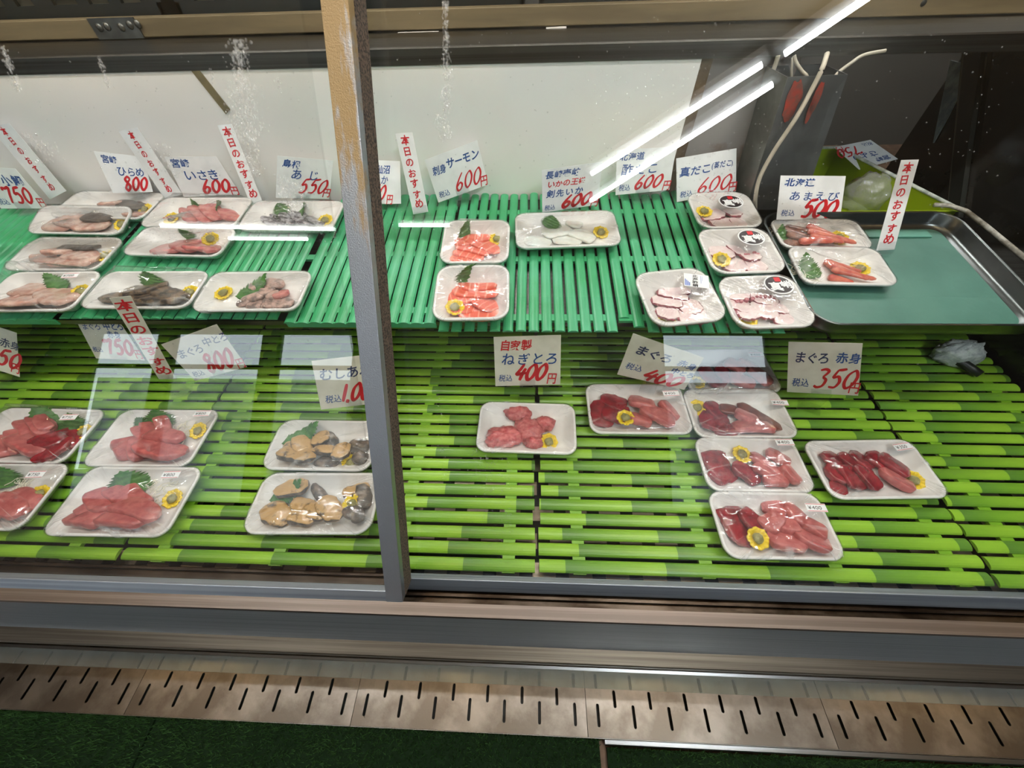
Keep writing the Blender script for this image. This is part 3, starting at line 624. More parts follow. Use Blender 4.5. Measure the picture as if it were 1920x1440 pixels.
class Card:
    """collects paper and writing in card coordinates (0..w, 0..1) and maps them onto a quad"""
    def __init__(s, tl, tr, br, bl, n, th=.0006, w=None):
        s.q = [V(tl), V(tr), V(br), V(bl)]; s.n = n; s.mb = MB(); s.w = ((s.q[1]-s.q[0]).length+(s.q[2]-s.q[3]).length)/((s.q[0]-s.q[3]).length+(s.q[1]-s.q[2]).length)
        s.w = w or s.w; q = s.q; s.mb.add([p for p in q] + [p - n*th for p in q], [(3, 2, 1, 0), (4, 5, 6, 7), (0, 1, 5, 4), (1, 2, 6, 5), (2, 3, 7, 6), (3, 0, 4, 7)])
    def m(s, x, y, h=.0004):
        u = x/s.w; q = s.q; return (q[3]*(1-u)+q[2]*u)*(1-y) + (q[0]*(1-u)+q[1]*u)*y + s.n*h
    def text(s, t, x, y, sz, mi, bold=.012, sx=1, shear=.12, rot=0, track=1, vert=False, seed=1, jit=1):
        rnd = random.Random(seed); 
        for ch in t:
            if ch == ' ': x += sz*.4; continue
            vs, fs, xm, xn = glyph(ch, bold); a = rot + rnd.uniform(-.07, .07)*jit; k = sz*rnd.uniform(.92, 1.08) if jit else sz; dy = rnd.uniform(-.04, .04)*sz*jit; ca, sa = math.cos(a), math.sin(a); P_ = []
            for gx, gy in vs:
                gx2 = gx*sx*k + gy*shear*k; gy2 = gy*k; P_.append(s.m(x+gx2*ca-gy2*sa, y+dy+gx2*sa+gy2*ca))
            s.mb.add(P_, fs, mi)
            if vert: y -= sz*1.08*track
            else:
                ad = (xm+.06)*sx*k*track; x += ad*math.cos(rot); y += ad*math.sin(rot)
        return s
    def num(s, t, x, y, h, w, mi, br=.035, shear=.28, rot=0, gap=.12):
        for ch in t:
            cw = w*(.45 if ch in '1.,' else 1)
            for st in STROKES[ch]:
                pts = spline(st); L = []; R_ = []
                for i, (gx, gy) in enumerate(pts):
                    px, py = gx*cw + gy*h*shear, gy*h; px, py = px*math.cos(rot)-py*math.sin(rot), px*math.sin(rot)+py*math.cos(rot)
                    pts[i] = (x+px, y+py)
                for i, (px, py) in enumerate(pts):
                    ax, ay = pts[min(i+1, len(pts)-1)]; bx, by = pts[max(i-1, 0)]; dx, dy = ax-bx, ay-by; l = math.hypot(dx, dy) or 1
                    t_ = i/(len(pts)-1); hw = br*(.62+.38*abs((dx*.6-dy*.8)/l))*(.75+.5*math.sin(math.pi*t_)**.5)*.8
                    L.append((px-dy/l*hw, py+dx/l*hw)); R_.append((px+dy/l*hw, py-dx/l*hw))
                n = len(pts); s.mb.add([s.m(*p) for p in L] + [s.m(*p) for p in R_], [(n+i, n+i+1, i+1, i) for i in range(n-1)], mi)
            x += (cw+gap*w)*math.cos(rot); y += (cw+gap*w)*math.sin(rot)
        return s
    def rect(s, x0, y0, x1, y1, mi, h=.0002):
        s.mb.add([s.m(x0, y0, h), s.m(x1, y0, h), s.m(x1, y1, h), s.m(x0, y1, h)], [(0, 1, 2, 3)], mi); return s

PACKS = []
def px_r(c): return c[0][0] > 800
def pack(label, corners, items, plane='U', h=.022, lift=0, rad=.022, grp=None, dome=.0, tents=(), name='sashimi_pack', pitch=0):
    p0, n = (PU, NU) if plane == 'U' else (PL, NL)
    n = n.copy()
    if pitch: n.rotate(Matrix.Rotation(math.radians(pitch), 3, 'X'))
    base = p0.copy()
    if pitch:
        c = sum((hit(*c_, p0, (NU if plane == 'U' else NL)) for c_ in corners), V())/4; base = c
    q = [hit(px, py, base + n*(h+lift), n) for px, py in corners]     # front left, front right, back right, back left
    u = ((q[1]-q[0]) + (q[2]-q[3])).normalized(); u = (u - n*u.dot(n)).normalized(); v = n.cross(u)
    w = ((q[1]-q[0]).dot(u) + (q[2]-q[3]).dot(u))/2; d = ((q[3]-q[0]).dot(v) + (q[2]-q[1]).dot(v))/2
    ctr = sum(q, V())/4; org = ctr - n*h
    M = frame(org, u, v, n); Mi = M.inverted(); sd = len(PACKS)*31+5; rnd = random.Random(sd)
    root = thing(name, label, 'packed sashimi', grp, M); PACKS.append(root)
    tray_mesh(w, d, h, rad).build('tray', foam, root, True)
    def loc(px, py, z=.014): p = Mi @ hit(px, py, org + n*z, n); return (p.x, p.y)
    sc = pxscale(ctr); caps = []; tops = []; fs = max(.35, abs(n.dot((ctr-CAM).normalized())))
    def wid(a, b, wp):
        dx, dy = b[0]-a[0], b[1]-a[1]; l = math.hypot(dx, dy) or 1; return wp*sc/math.hypot(dy/l, dx/l*(fs*.75+.25))
    lim = lambda xy, k=.014: (max(-w/2+k, min(w/2-k, xy[0])), max(-d/2+k, min(d/2-k, xy[1])))
    late = []
    for k, it in enumerate(items):
        c = it[0]
        if c == 'leaf':
            _, x1, y1, x2, y2, wp = it; a = lim(loc(x1, y1, .012)); b = lim(loc(x2, y2, h+.012), .007)
            add_leaf(root, a, b, wp*sc*1.15, .009, h+.011, sd+k); caps.append((a, b, wp*sc*.3, h+.003)); caps.append((b, b, .010, h+.0135))
        elif c == 'cup':
            z = it[3] if len(it) > 3 else .0075; p = lim(loc(it[1], it[2], z+.004), .02)
            hz = max([t_ for (a, b, hw, t_) in caps if seg(p, a, b) < hw*.7] + [0]); z = max(z, hz*.95)
            add_cup(root, p, z, rnd.uniform(.0, .25), sd+k); caps.append((p, p, .016, z+.006))
        elif c == 'dai':
            p = lim(loc(it[1], it[2], .01), .02); add_daikon(root, p, it[3]*sc, it[4]*sc*1.3, sd+k); caps.append((p, p, it[3]*sc, .014))
        elif c == 'lump':
            p = lim(loc(it[1], it[2], .012)); hh = .018+.002*(k % 3); add_lump(root, p, it[3]*sc, it[4]*sc*1.25, hh, sd+k*3); caps.append((p, p, it[3]*sc*.8, hh))
        elif c == 'suck':
            mb = MB(); rs_ = random.Random(sd+k)
            for q_ in range(it[4]):
                t_ = q_/max(1, it[4]-1); p = lim(loc(it[1]+(it[3]-it[1])*t_+rs_.uniform(-2, 2), it[2]+rs_.uniform(-3, 3), .018)); r0 = rs_.uniform(.0028, .0045)
                mb.rings([[(p[0]+(r0*(.62+.38*math.cos(j*math.pi/4)))*math.cos(f*math.pi/6), p[1]+(r0*(.62+.38*math.cos(j*math.pi/4)))*math.sin(f*math.pi/6), .0155+r0*.4*math.sin(j*math.pi/4)) for f in range(12)] for j in range(8)] + [[(p[0]+r0*math.cos(f*math.pi/6), p[1]+r0*math.sin(f*math.pi/6), .0155) for f in range(12)]], cap0=False, cap1=False)
                MBx = MB().rings([[(p[0]+r_*math.cos(f*math.pi/6), p[1]+r_*math.sin(f*math.pi/6), z_) for f in range(12)] for r_, z_ in ((r0*.9, .006), (r0*.9, .0155), (r0*.3, .0158))]); mb.add(MBx.v, MBx.f)
            mb.build('octopus_sucker', mat('sucker', (206, 140, 148), .3, var=200, col2=(170, 92, 104), coat=.3), root, True)
        elif c in ('tag', 'round', 'label'): late.append(it)
        else:
            _, x1, y1, x2, y2, wp = it; a, b = lim(loc(x1, y1)), lim(loc(x2, y2)); ww = wid(a, b, wp)*{'P': 1.08 if plane == 'L' and px_r(corners) else .98, 'D': 1.3, 'W': 1.4, 'F': 1.3, 'X': 1.35, 'K': 1.2, 'Q': 1.25, 'G': 1.2, 'O': 1.3, 'R': 1.0, 'H': 1.0, 'S': 1.5}.get(c, 1.1)
            a, b = lim(a, .010+ww*.40), lim(b, .010+ww*.40); ov = 0
            for (a2, b2, hw, t_) in tops:
                if min(seg(a, a2, b2), seg(b, a2, b2), seg(((a[0]+b[0])/2, (a[1]+b[1])/2), a2, b2)) < (hw+ww*.5)*.62: ov = max(ov, t_)
            T = SPEC[c][2] if c not in 'RH' else ww*.6
            z = max(T*.55+.0046, min(ov*.62+T*.36, .022))
            nm, ms, mb = make_slice(c, a, b, ww, z, sd+k); mb.build(nm, ms, root, True)
            tops.append((a, b, ww*.5, z+T*.5)); caps.append((a, b, ww*.45, z+T*.6+ww*.10))
            if c == 'H':
                pts = [V((*a, z))+V((-.01*i*math.cos(k), .006*i, .002*i-.0008*i*i)) for i in range(5)]
    # cling film, stretched over the rim and whatever stands proud of it
    NR, base_loop = 18, rr(1, 1, 0, 0, 9); n0 = len(base_loop); rings = []
    P2 = []
    for i in range(1, NR+1):
        s = i/NR; lw, ld = (w+.0012)*s, (d+.0012)*s; lp = rr(lw, ld, min(rad*1.0, min(lw, ld)*.5)*s + .001 if s < 1 else rad+.001, 0, 9)
        P2.append([[p[0], p[1], h+.0012] for p in lp])
    need = [[max([h+.0010] + [t_+.0016 for (a, b, hw, t_) in caps if seg((p[0], p[1]), a, b) < hw+.003]) if i < NR-1 else h+.0012 for p in r_] for i, r_ in enumerate(P2)]
    for tx, ty, th, ts in tents:
        cx, cy = loc(tx, ty+9, h)
        for i in range(NR):
            for k in range(n0):
                p = P2[i][k]; e = math.exp(-((p[0]-cx)**2+(p[1]-cy)**2)/ts**2); need[i][k] = max(need[i][k], h+.0012+1.7*th*e)
    for i in range(NR):
        for k in range(n0): P2[i][k][2] = need[i][k]
    for itn in range(26):
        for i in range(NR-1):
            for k in range(n0):
                a_ = P2[i-1][k][2] if i else sum(P2[0][j][2] for j in range(n0))/n0
                av = (a_ + P2[i+1][k][2] + P2[i][k-1][2] + P2[i][(k+1) % n0][2])/4; P2[i][k][2] = max(need[i][k], av)
    for i in range(NR):
        s = (i+1)/NR
        for k in range(n0):
            cr = max(0, nz(k*1.15+sd, s*1.1, sd)-.05)*s*s*(1.02-s)*4; P2[i][k][2] += .0085*cr + .0010*nz(P2[i][k][0]*60+sd, P2[i][k][1]*60, 3)*(1 if i < NR-1 else 0)
    def skirt(e, z): return rr(w+e, d+e, rad+.001, z, 9)
    mb = MB(); allr = [[tuple(p) for p in r_] for r_ in P2] + [skirt(.0022, h-.001), skirt(.0022, h-.005), skirt(-.012, h-.015)]; mb.rings(allr, cap0=False, cap1=False)
    mb.uv = [(abs(2*k/n0-1)*2+.13*sd, min(1, (i+1)/NR)) for i in range(len(allr)) for k in range(n0)]
    cz = sum(P2[0][k][2] for k in range(n0))/n0; mb.add([(0, 0, cz)] + [tuple(p) for p in P2[0]], [(0, 1+k, 1+(k+1) % n0) for k in range(n0)], 0, [(0, 0)] + [(abs(2*k/n0-1)*2+.13*sd, 1/NR) for k in range(n0)])
    mb.build('film', film, root, True)
    def fz(x, y, r_):
        zs = [p[2] for rg in P2 for p in rg if abs(p[0]-x) < r_ and abs(p[1]-y) < r_]; return (max(zs) if zs else h+.002)+.0008
    for it in late:
        x, y = lim(loc(it[1], it[2], h+.002), .012)
        if it[0] == 'tag':
            a, b = .0165, .0072; z = fz(x, y, .014); r_ = it[4] if len(it) > 4 else .05; cc, ss = math.cos(r_), math.sin(r_)
            cn = [V((x+sx*a*cc-sy*b*ss, y+sx*a*ss+sy*b*cc, z)) for sx, sy in ((-1, 1), (1, 1), (1, -1), (-1, -1))]
            cd_ = Card(*cn, V((0, 0, 1)), .0003); W = cd_.w
            cd_.text(it[3], .18, .26, .62, 1, .0, shear=0, jit=0, sx=1.15); cd_.rect(.05, .06, W-.05, .12, 2); cd_.rect(.05, .88, W-.05, .94, 2)
            cd_.mb.build('price_sticker', [paper, ink_k, ink_r], root)
        elif it[0] == 'round':
            z = fz(x, y, .018); mb = MB(); R_ = .0265
            def disc(r0, zz, mi): mb.add([(x+r0*math.cos(2*math.pi*k/40), y+r0*math.sin(2*math.pi*k/40)*.92, zz) for k in range(40)], [tuple(range(40))], mi)
            mb.rings([[(x+R_*math.cos(2*math.pi*k/40), y+R_*.92*math.sin(2*math.pi*k/40), zz) for k in range(40)] for zz in (z-.0003, z)], 0)
            disc(R_*.9, z+.0002, 1)
            qs = [V((x+sx*R_*.8, y+sy*R_*.62, z)) for sx, sy in ((-1, 1), (1, 1), (1, -1), (-1, -1))]; cd_ = Card(*qs, V((0, 0, 1)), .0001); cd_.mb = MB()
            cd_.text('真', .06, .10, .72, 0, .03, shear=-.05, jit=1, seed=3).text('蛸', .72, .22, .62, 0, .03, shear=0, seed=5)
            cd_.rect(.52, .74, .86, 1.08, 2, .0005)
            mb.add(cd_.mb.v, cd_.mb.f, 0)
            for j in range(1, len(cd_.mb.f)+1):
                mb.m[-j] = cd_.mb.m[-j]
            mb.build('round_sticker', [paper, ink_k, ink_r], root, label='round black sticker with white brush lettering')
        else:
            z = fz(x, y, .02); a, b, r_ = .0225, .0175, -.32; cc, ss = math.cos(r_), math.sin(r_)
            cn = [V((x+sx*a*cc-sy*b*ss, y+sx*a*ss+sy*b*cc, z)) for sx, sy in ((-1, 1), (1, 1), (1, -1), (-1, -1))]; cd_ = Card(*cn, V((0, 0, 1)), .0003)
            for k in range(4): cd_.rect(.04+k*.07, .05, .09+k*.07, .55-.08*k, 2)
            cd_.rect(.86, .3, .88, .9, 2); cd_.rect(.93, .5, .945, .9, 2)
            cd_.text('北海酢蛸', .42, .74, .23, 1, .02, shear=0, vert=True, jit=0, track=.95, sx=1.3)
            cd_.mb.build('label_sticker', [paper, ink_k, mat('label_blue', (92, 120, 200), .5)], root)
    return root
def seg(p, a, b):
    dx, dy = b[0]-a[0], b[1]-a[1]; l = dx*dx+dy*dy
    t = 0 if l == 0 else max(0, min(1, ((p[0]-a[0])*dx+(p[1]-a[1])*dy)/l)); return math.hypot(p[0]-a[0]-t*dx, p[1]-a[1]-t*dy)
G1 = 'white fish packs on the left of the upper shelf'; G2 = 'octopus packs on the upper shelf'; G3 = 'tuna packs on the lower deck'
pack('flatfish pack half hidden behind another, below the blue-lettered hirame card', [(95, 405), (280, 411), (298, 361), (140, 358)],
     [('W', 195, 382, 225, 378, 16), ('W', 245, 403, 276, 404, 16), ('K', 226, 374, 264, 386, 16), ('cup', 271, 391)], grp=G1)
pack('flatfish pack with dark skin strip and one large slice on each side', [(33, 436), (222, 440), (252, 387), (92, 385)],
     [('W', 130, 402, 155, 398, 18), ('W', 90, 430, 130, 424, 20), ('W', 122, 412, 152, 416, 22), ('W', 150, 428, 196, 428, 18), ('K', 168, 400, 205, 412, 18), ('cup', 226, 419)], grp=G1, tents=[(140, 372, .012, .03)], pitch=12, lift=.0105)
pack('flatfish pack with two dark skin pieces, second row at the left edge', [(6, 505), (185, 507), (228, 446), (60, 445)],
     [('W', 80, 477, 106, 486, 22), ('W', 108, 468, 138, 464, 24), ('W', 112, 492, 160, 500, 24), ('W', 136, 482, 170, 484, 18), ('K', 136, 447, 162, 452, 15), ('K', 153, 462, 184, 460, 13), ('cup', 196, 478)], grp=G1)
pack('pale pink fish pack with shiso leaf, front row at the left edge', [(-38, 583), (145, 582), (180, 508), (8, 510)],
     [('leaf', 116, 545, 82, 512, 34), ('W', 42, 540, 86, 534, 26), ('W', -2, 570, 36, 556, 26), ('W', 88, 548, 112, 556, 24), ('W', 28, 568, 88, 564, 30), ('W', 95, 562, 136, 570, 22), ('cup', 150, 545), ('tag', 145, 527, '¥700')], grp=G1, tents=[(50, 500, .018, .035)])
pack('pack of dark grilled-skin fish with shiso, touching the vertical red-lettered strip', [(149, 577), (355, 577), (390, 508), (198, 508)],
     [('leaf', 275, 536, 272, 508, 60), ('X', 195, 557, 238, 554, 16), ('X', 250, 546, 300, 536, 32), ('X', 300, 548, 340, 562, 22), ('X', 258, 566, 332, 562, 24), ('cup', 354, 547)], grp=G1, tents=[(255, 500, .020, .035)])
pack('pack of grey fish chunks with broad shiso leaf beside the steel upright', [(358, 582), (558, 582), (586, 507), (396, 511)],
     [('leaf', 442, 556, 500, 514, 50), ('cup', 418, 548), ('G', 472, 536, 492, 530, 20), ('G', 500, 530, 524, 534, 20), ('G', 446, 568, 468, 556, 18), ('G', 470, 558, 492, 552, 18), ('G', 492, 548, 512, 545, 16), ('G', 466, 574, 490, 568, 18), ('G', 496, 572, 520, 566, 20), ('F', 522, 554, 534, 552, 18), ('G', 518, 574, 546, 572, 18), ('G', 505, 558, 520, 556, 15)], grp=G1)
pack('pink fish pack with leaf fringe, farther one below the isaki card', [(275, 424), (445, 425), (470, 370), (292, 370)],
     [('leaf', 362, 392, 358, 372, 40), ('leaf', 396, 394, 408, 376, 34), ('F', 348, 392, 362, 412, 20), ('F', 370, 386, 388, 412, 24), ('F', 392, 386, 408, 410, 22), ('F', 424, 398, 446, 412, 18), ('cup', 320, 408)], grp=G1, tents=[(350, 365, .016, .03)])
pack('pink and red fish pack, nearer one under the level lamp streak', [(228, 476), (412, 482), (442, 427), (270, 425)],
     [('leaf', 350, 446, 338, 429, 40), ('F', 330, 454, 370, 452, 18), ('F', 296, 470, 340, 464, 22), ('F', 336, 460, 366, 472, 24), ('F', 360, 464, 398, 472, 22), ('F', 380, 466, 412, 475, 16), ('cup', 405, 461)], grp=G1)
pack('silver horse mackerel pack under the 550 yen card', [(448, 431), (627, 431), (642, 377), (472, 376)],
     [('leaf', 534, 400, 520, 380, 32), ('leaf', 558, 398, 570, 380, 32)] + [('A', 496+17*i, 404-abs(5-2*i)*0-min(i, 4)*2.2+(10 if i == 5 else 0), 512+18*i, 417, 17) for i in range(6)] + [('cup', 609, 411)], grp=G1)
pack('salmon pack farther back, six fanned slices', [(825, 493), (955, 492), (955, 412), (833, 413)],
     [('leaf', 882, 440, 872, 416, 50), ('S', 868, 438, 912, 437, 22), ('S', 858, 452, 900, 446, 22), ('S', 882, 447, 932, 470, 22), ('S', 862, 462, 912, 473, 20), ('S', 856, 473, 900, 484, 18), ('S', 848, 485, 882, 486, 18), ('cup', 931, 447)], h=.030, rad=.026, pitch=3)
pack('salmon pack at the front edge, slices domed before a large leaf', [(812, 601), (957, 597), (953, 496), (818, 498)],
     [('leaf', 884, 524, 876, 498, 56), ('S', 868, 527, 924, 530, 24), ('S', 858, 543, 930, 546, 28), ('S', 850, 560, 890, 552, 28), ('S', 896, 560, 934, 574, 28), ('S', 850, 577, 882, 578, 24), ('S', 868, 584, 926, 586, 26), ('cup', 855, 585)], h=.032, rad=.028, pitch=3)
pack('long pack of white squid with one shiso leaf below the four-line card', [(966, 465), (1161, 459), (1155, 393), (967, 401)],
     [('leaf', 1028, 426, 1036, 403, 40), ('Q', 989, 447, 1028, 450, 20), ('Q', 1026, 433, 1064, 427, 26), ('Q', 1066, 411, 1087, 418, 16), ('Q', 1044, 445, 1085, 449, 22), ('Q', 1076, 433, 1108, 446, 24), ('cup', 1127, 434)], h=.02)
pack('steamed octopus pack at the back with round sticker', [(1310, 428), (1427, 424), (1408, 359), (1289, 362)],
     [('O', 1318, 404, 1350, 394, 20), ('O', 1368, 398, 1396, 393, 18), ('O', 1338, 415, 1374, 414, 22), ('O', 1376, 416, 1404, 417, 18), ('cup', 1318, 402), ('round', 1370, 379)], grp=G2, h=.032, rad=.03)
pack('steamed octopus pack in the middle with round sticker', [(1333, 513), (1472, 509), (1442, 426), (1310, 430)],
     [('O', 1368, 457, 1390, 472, 18), ('O', 1338, 468, 1368, 472, 30), ('O', 1396, 478, 1428, 476, 22), ('O', 1362, 496, 1390, 495, 26), ('O', 1400, 500, 1433, 494, 28), ('suck', 1398, 474, 1424, 4), ('cup', 1348, 495), ('round', 1408, 446)], grp=G2, h=.034, rad=.03)
pack('steamed octopus pack in front with suckers and round sticker', [(1376, 616), (1531, 611), (1492, 514), (1347, 519)],
     [('O', 1363, 547, 1402, 546, 20), ('O', 1412, 552, 1455, 562, 22), ('O', 1374, 566, 1406, 575, 26), ('O', 1450, 574, 1474, 580, 20), ('O', 1418, 580, 1448, 582, 30), ('O', 1388, 585, 1414, 584, 24), ('O', 1458, 596, 1492, 599, 26), ('suck', 1412, 556, 1452, 6), ('suck', 1384, 562, 1400, 3), ('cup', 1402, 597), ('round', 1460, 534)], grp=G2, h=.034, rad=.032)
pack('vinegared octopus pack with white and blue label', [(1221, 613), (1363, 599), (1322, 499), (1190, 513)],
     [('O', 1247, 535, 1293, 540, 20), ('O', 1238, 547, 1287, 558, 22), ('O', 1228, 563, 1273, 567, 26), ('O', 1280, 577, 1306, 572, 26), ('O', 1236, 584, 1266, 584, 22), ('O', 1278, 595, 1324, 595, 26), ('cup', 1250, 595), ('label', 1305, 528)], grp=G2, h=.034, rad=.03)
pack('raw shrimp pack with brown heads beside the octopus', [(1466, 464), (1640, 465), (1606, 411), (1444, 410)],
     [('dai', 1462, 424, 12, 10), ('leaf', 1476, 448, 1466, 420, 30), ('H', 1474, 416, 1520, 430, 13), ('H', 1468, 428, 1522, 444, 14), ('H', 1478, 440, 1522, 450, 13), ('H', 1472, 454, 1516, 457, 12), ('R', 1516, 426, 1560, 442, 14), ('R', 1518, 438, 1598, 459, 15), ('R', 1520, 450, 1574, 460, 13), ('R', 1500, 458, 1556, 462, 11), ('cup', 1574, 444)], h=.02, lift=.0079)
pack('sweet shrimp pack with daikon shreds and leaf, on the steel tray front', [(1508, 531), (1689, 535), (1643, 464), (1474, 462)],
     [('dai', 1503, 505, 26, 20), ('leaf', 1536, 520, 1510, 474, 48), ('R', 1552, 490, 1612, 506, 14), ('R', 1556, 498, 1636, 523, 15), ('R', 1562, 508, 1622, 525, 14), ('R', 1560, 518, 1600, 528, 12), ('cup', 1614, 502)], h=.02, lift=.0079)
# lower deck
pack('tuna pack with leaf and 750 sticker, farther one at the left edge', [(-70, 866), (131, 869), (187, 769), (-15, 762)],
     [('leaf', 110, 812, 62, 766, 70), ('leaf', 128, 812, 128, 774, 46), ('P', 42, 792, 58, 815, 26), ('P', 64, 786, 90, 813, 24), ('P', 86, 780, 98, 808, 18), ('D', 122, 808, 140, 832, 28), ('D', 78, 824, 114, 832, 20), ('D', 98, 846, 136, 852, 30), ('P', 4, 820, 16, 850, 30), ('P', 24, 812, 34, 850, 20), ('P', 32, 824, 84, 852, 30), ('cup', 154, 809), ('tag', 144, 791, '¥750')], 'L', grp=G3, tents=[(50, 756, .018, .035)])
pack('tuna pack with daikon shreds and 750 sticker, nearer one at the left edge', [(-145, 993), (55, 995), (116, 870), (-80, 868)],
     [('dai', 44, 900, 26, 30), ('leaf', -8, 916, 0, 874, 70), ('P', -60, 950, -25, 975, 30), ('P', -30, 930, 2, 968, 30), ('P', 24, 926, 66, 950, 27), ('P', 2, 938, 42, 966, 27), ('cup', 70, 926), ('tag', 77, 894, '¥750')], 'L', grp=G3)
pack('tuna pack with daikon shreds and 800 sticker, farther one left of the upright', [(163, 873), (358, 876), (408, 768), (218, 768)],
     [('dai', 352, 806, 42, 30), ('leaf', 288, 806, 290, 766, 64), ('leaf', 270, 806, 256, 782, 30), ('P', 254, 803, 276, 834, 21), ('P', 275, 790, 291, 816, 22), ('P', 300, 787, 308, 815, 22), ('P', 284, 818, 342, 827, 22), ('P', 235, 826, 240, 860, 36), ('P', 260, 826, 268, 860, 26), ('P', 278, 830, 362, 852, 34), ('cup', 374, 809), ('tag', 386, 781, '¥800')], 'L', grp=G3, tents=[(290, 758, .016, .03)])
pack('tuna pack with rounded leaf and 800 sticker, nearer one left of the upright', [(89, 1004), (325, 1008), (367, 876), (155, 874)],
     [('dai', 292, 918, 34, 40), ('leaf', 236, 936, 226, 884, 88), ('P', 238, 914, 274, 946, 28), ('P', 212, 921, 241, 947, 26), ('P', 188, 926, 212, 954, 32), ('P', 224, 950, 292, 974, 30), ('P', 164, 955, 196, 972, 26), ('P', 144, 974, 192, 984, 28), ('P', 202, 973, 270, 986, 32), ('cup', 322, 934), ('tag', 327, 894, '¥800')], 'L', grp=G3, tents=[(250, 868, .014, .03)])
pack('steamed whelk pack with yellow cup, farther one beside the upright', [(490, 880), (712, 884), (702, 789), (525, 786)],
     [('leaf', 530, 832, 598, 792, 46), ('B', 612, 812, 626, 846, 20), ('M', 536, 840, 556, 830, 22), ('M', 562, 824, 578, 852, 30), ('M', 592, 826, 612, 822, 28), ('M', 592, 848, 628, 850, 18), ('B', 594, 866, 628, 868, 22), ('M', 532, 852, 584, 868, 32), ('B', 658, 836, 690, 834, 28), ('B', 674, 852, 692, 864, 24), ('M', 634, 849, 652, 849, 30), ('cup', 657, 866)], 'L', rad=.026, tents=[(620, 778, .010, .03)])
pack('steamed whelk pack with yellow cup, nearer one beside the upright', [(457, 1002), (712, 1001), (702, 887), (490, 886)],
     [('leaf', 506, 938, 566, 900, 42), ('B', 588, 908, 610, 938, 18), ('M', 524, 922, 572, 914, 32), ('M', 553, 942, 584, 950, 26), ('M', 500, 954, 536, 974, 38), ('M', 578, 954, 606, 970, 27), ('M', 550, 971, 584, 980, 24), ('M', 612, 940, 636, 968, 36), ('M', 648, 924, 686, 916, 28), ('B', 676, 914, 696, 950, 26), ('B', 652, 960, 684, 976, 24), ('cup', 660, 945, .018)], 'L', rad=.026)
pack('minced tuna pack alone below the jikasei card', [(894, 846), (1080, 852), (1080, 758), (899, 752)],
     [('lump', 972, 776, 26, 13), ('lump', 1022, 795, 18, 12), ('lump', 947, 820, 33, 18), ('lump', 990, 808, 29, 22), ('lump', 925, 826, 14, 13), ('lump', 1000, 832, 16, 9), ('cup', 1029, 827)], 'L', grp=None)
pack('two-tone tuna pack touching the tilted 400 yen card', [(1105, 812), (1295, 814), (1281, 720), (1099, 720)],
     [('D', 1134, 744, 1168, 757, 28), ('D', 1114, 758, 1132, 796, 32), ('D', 1138, 772, 1172, 781, 32), ('P', 1186, 752, 1220, 760, 30), ('P', 1243, 755, 1267, 782, 24), ('P', 1186, 785, 1214, 793, 28), ('P', 1205, 770, 1256, 800, 30), ('cup', 1171, 788, .014), ('tag', 1255, 744, '¥400')], 'L', grp=G3)
pack('two-tone tuna pack partly behind the tilted 400 yen card', [(1287, 737), (1461, 734), (1436, 654), (1275, 655)],
     [('D', 1322, 690, 1352, 718, 30), ('D', 1352, 688, 1368, 712, 24), ('P', 1364, 682, 1390, 694, 26), ('P', 1390, 675, 1418, 692, 20), ('P', 1408, 698, 1436, 722, 28), ('P', 1372, 708, 1408, 720, 26), ('cup', 1307, 716), ('tag', 1414, 671, '¥400', .0)], 'L', grp=G3)
pack('two-tone tuna pack with brownish slices, its cup in the corner', [(1301, 820), (1491, 821), (1465, 728), (1284, 730)],
     [('D', 1330, 757, 1352, 780, 26), ('E', 1353, 766, 1379, 769, 20), ('D', 1318, 785, 1358, 803, 36), ('D', 1345, 810, 1374, 806, 20), ('P', 1382, 774, 1414, 788, 22), ('E', 1390, 758, 1462, 800, 26), ('P', 1378, 808, 1444, 806, 24), ('cup', 1308, 763), ('tag', 1461, 757, '¥400', -.05)], 'L', grp=G3)
pack('two-tone tuna pack with its cup at the back between two colours', [(1326, 920), (1531, 924), (1489, 822), (1303, 820)],
     [('D', 1332, 850, 1368, 898, 44), ('D', 1330, 885, 1360, 905, 24), ('D', 1382, 874, 1420, 905, 30), ('P', 1443, 848, 1476, 868, 26), ('P', 1413, 853, 1468, 890, 28), ('P', 1416, 878, 1470, 905, 28), ('P', 1468, 880, 1490, 905, 26), ('P', 1432, 906, 1470, 911, 18), ('cup', 1392, 851, .012), ('tag', 1467, 833, '¥400', .03)], 'L', grp=G3)
pack('all dark red tuna pack with 350 sticker on the far right', [(1554, 936), (1767, 934), (1724, 822), (1510, 827)],
     [('D', 1550, 847, 1573, 874, 28), ('D', 1580, 853, 1604, 870, 22), ('D', 1604, 849, 1632, 872, 26), ('D', 1636, 852, 1662, 874, 28), ('D', 1655, 858, 1697, 886, 28), ('D', 1556, 882, 1582, 892, 26), ('D', 1553, 908, 1584, 918, 22), ('D', 1587, 880, 1612, 916, 38), ('D', 1612, 878, 1640, 915, 30), ('P', 1655, 884, 1708, 915, 28), ('cup', 1714, 899), ('tag', 1690, 839, '¥350', .14)], 'L', grp=G3)
pack('two-tone tuna pack with a big dark triangle, nearest the glass', [(1358, 1046), (1581, 1052), (1540, 923), (1329, 922)],
     [('D', 1366, 950, 1402, 1018, 52), ('D', 1396, 960, 1425, 988, 32), ('P', 1437, 956, 1467, 950, 26), ('P', 1473, 952, 1504, 980, 30), ('P', 1442, 964, 1464, 972, 24), ('P', 1432, 990, 1454, 974, 30), ('P', 1456, 988, 1486, 990, 26), ('P', 1505, 985, 1540, 1005, 27), ('P', 1443, 1013, 1498, 1024, 32), ('P', 1488, 1000, 1552, 1026, 34), ('cup', 1418, 1011, .014), ('tag', 1522, 957, '¥400', -.02)], 'L', grp=G3)

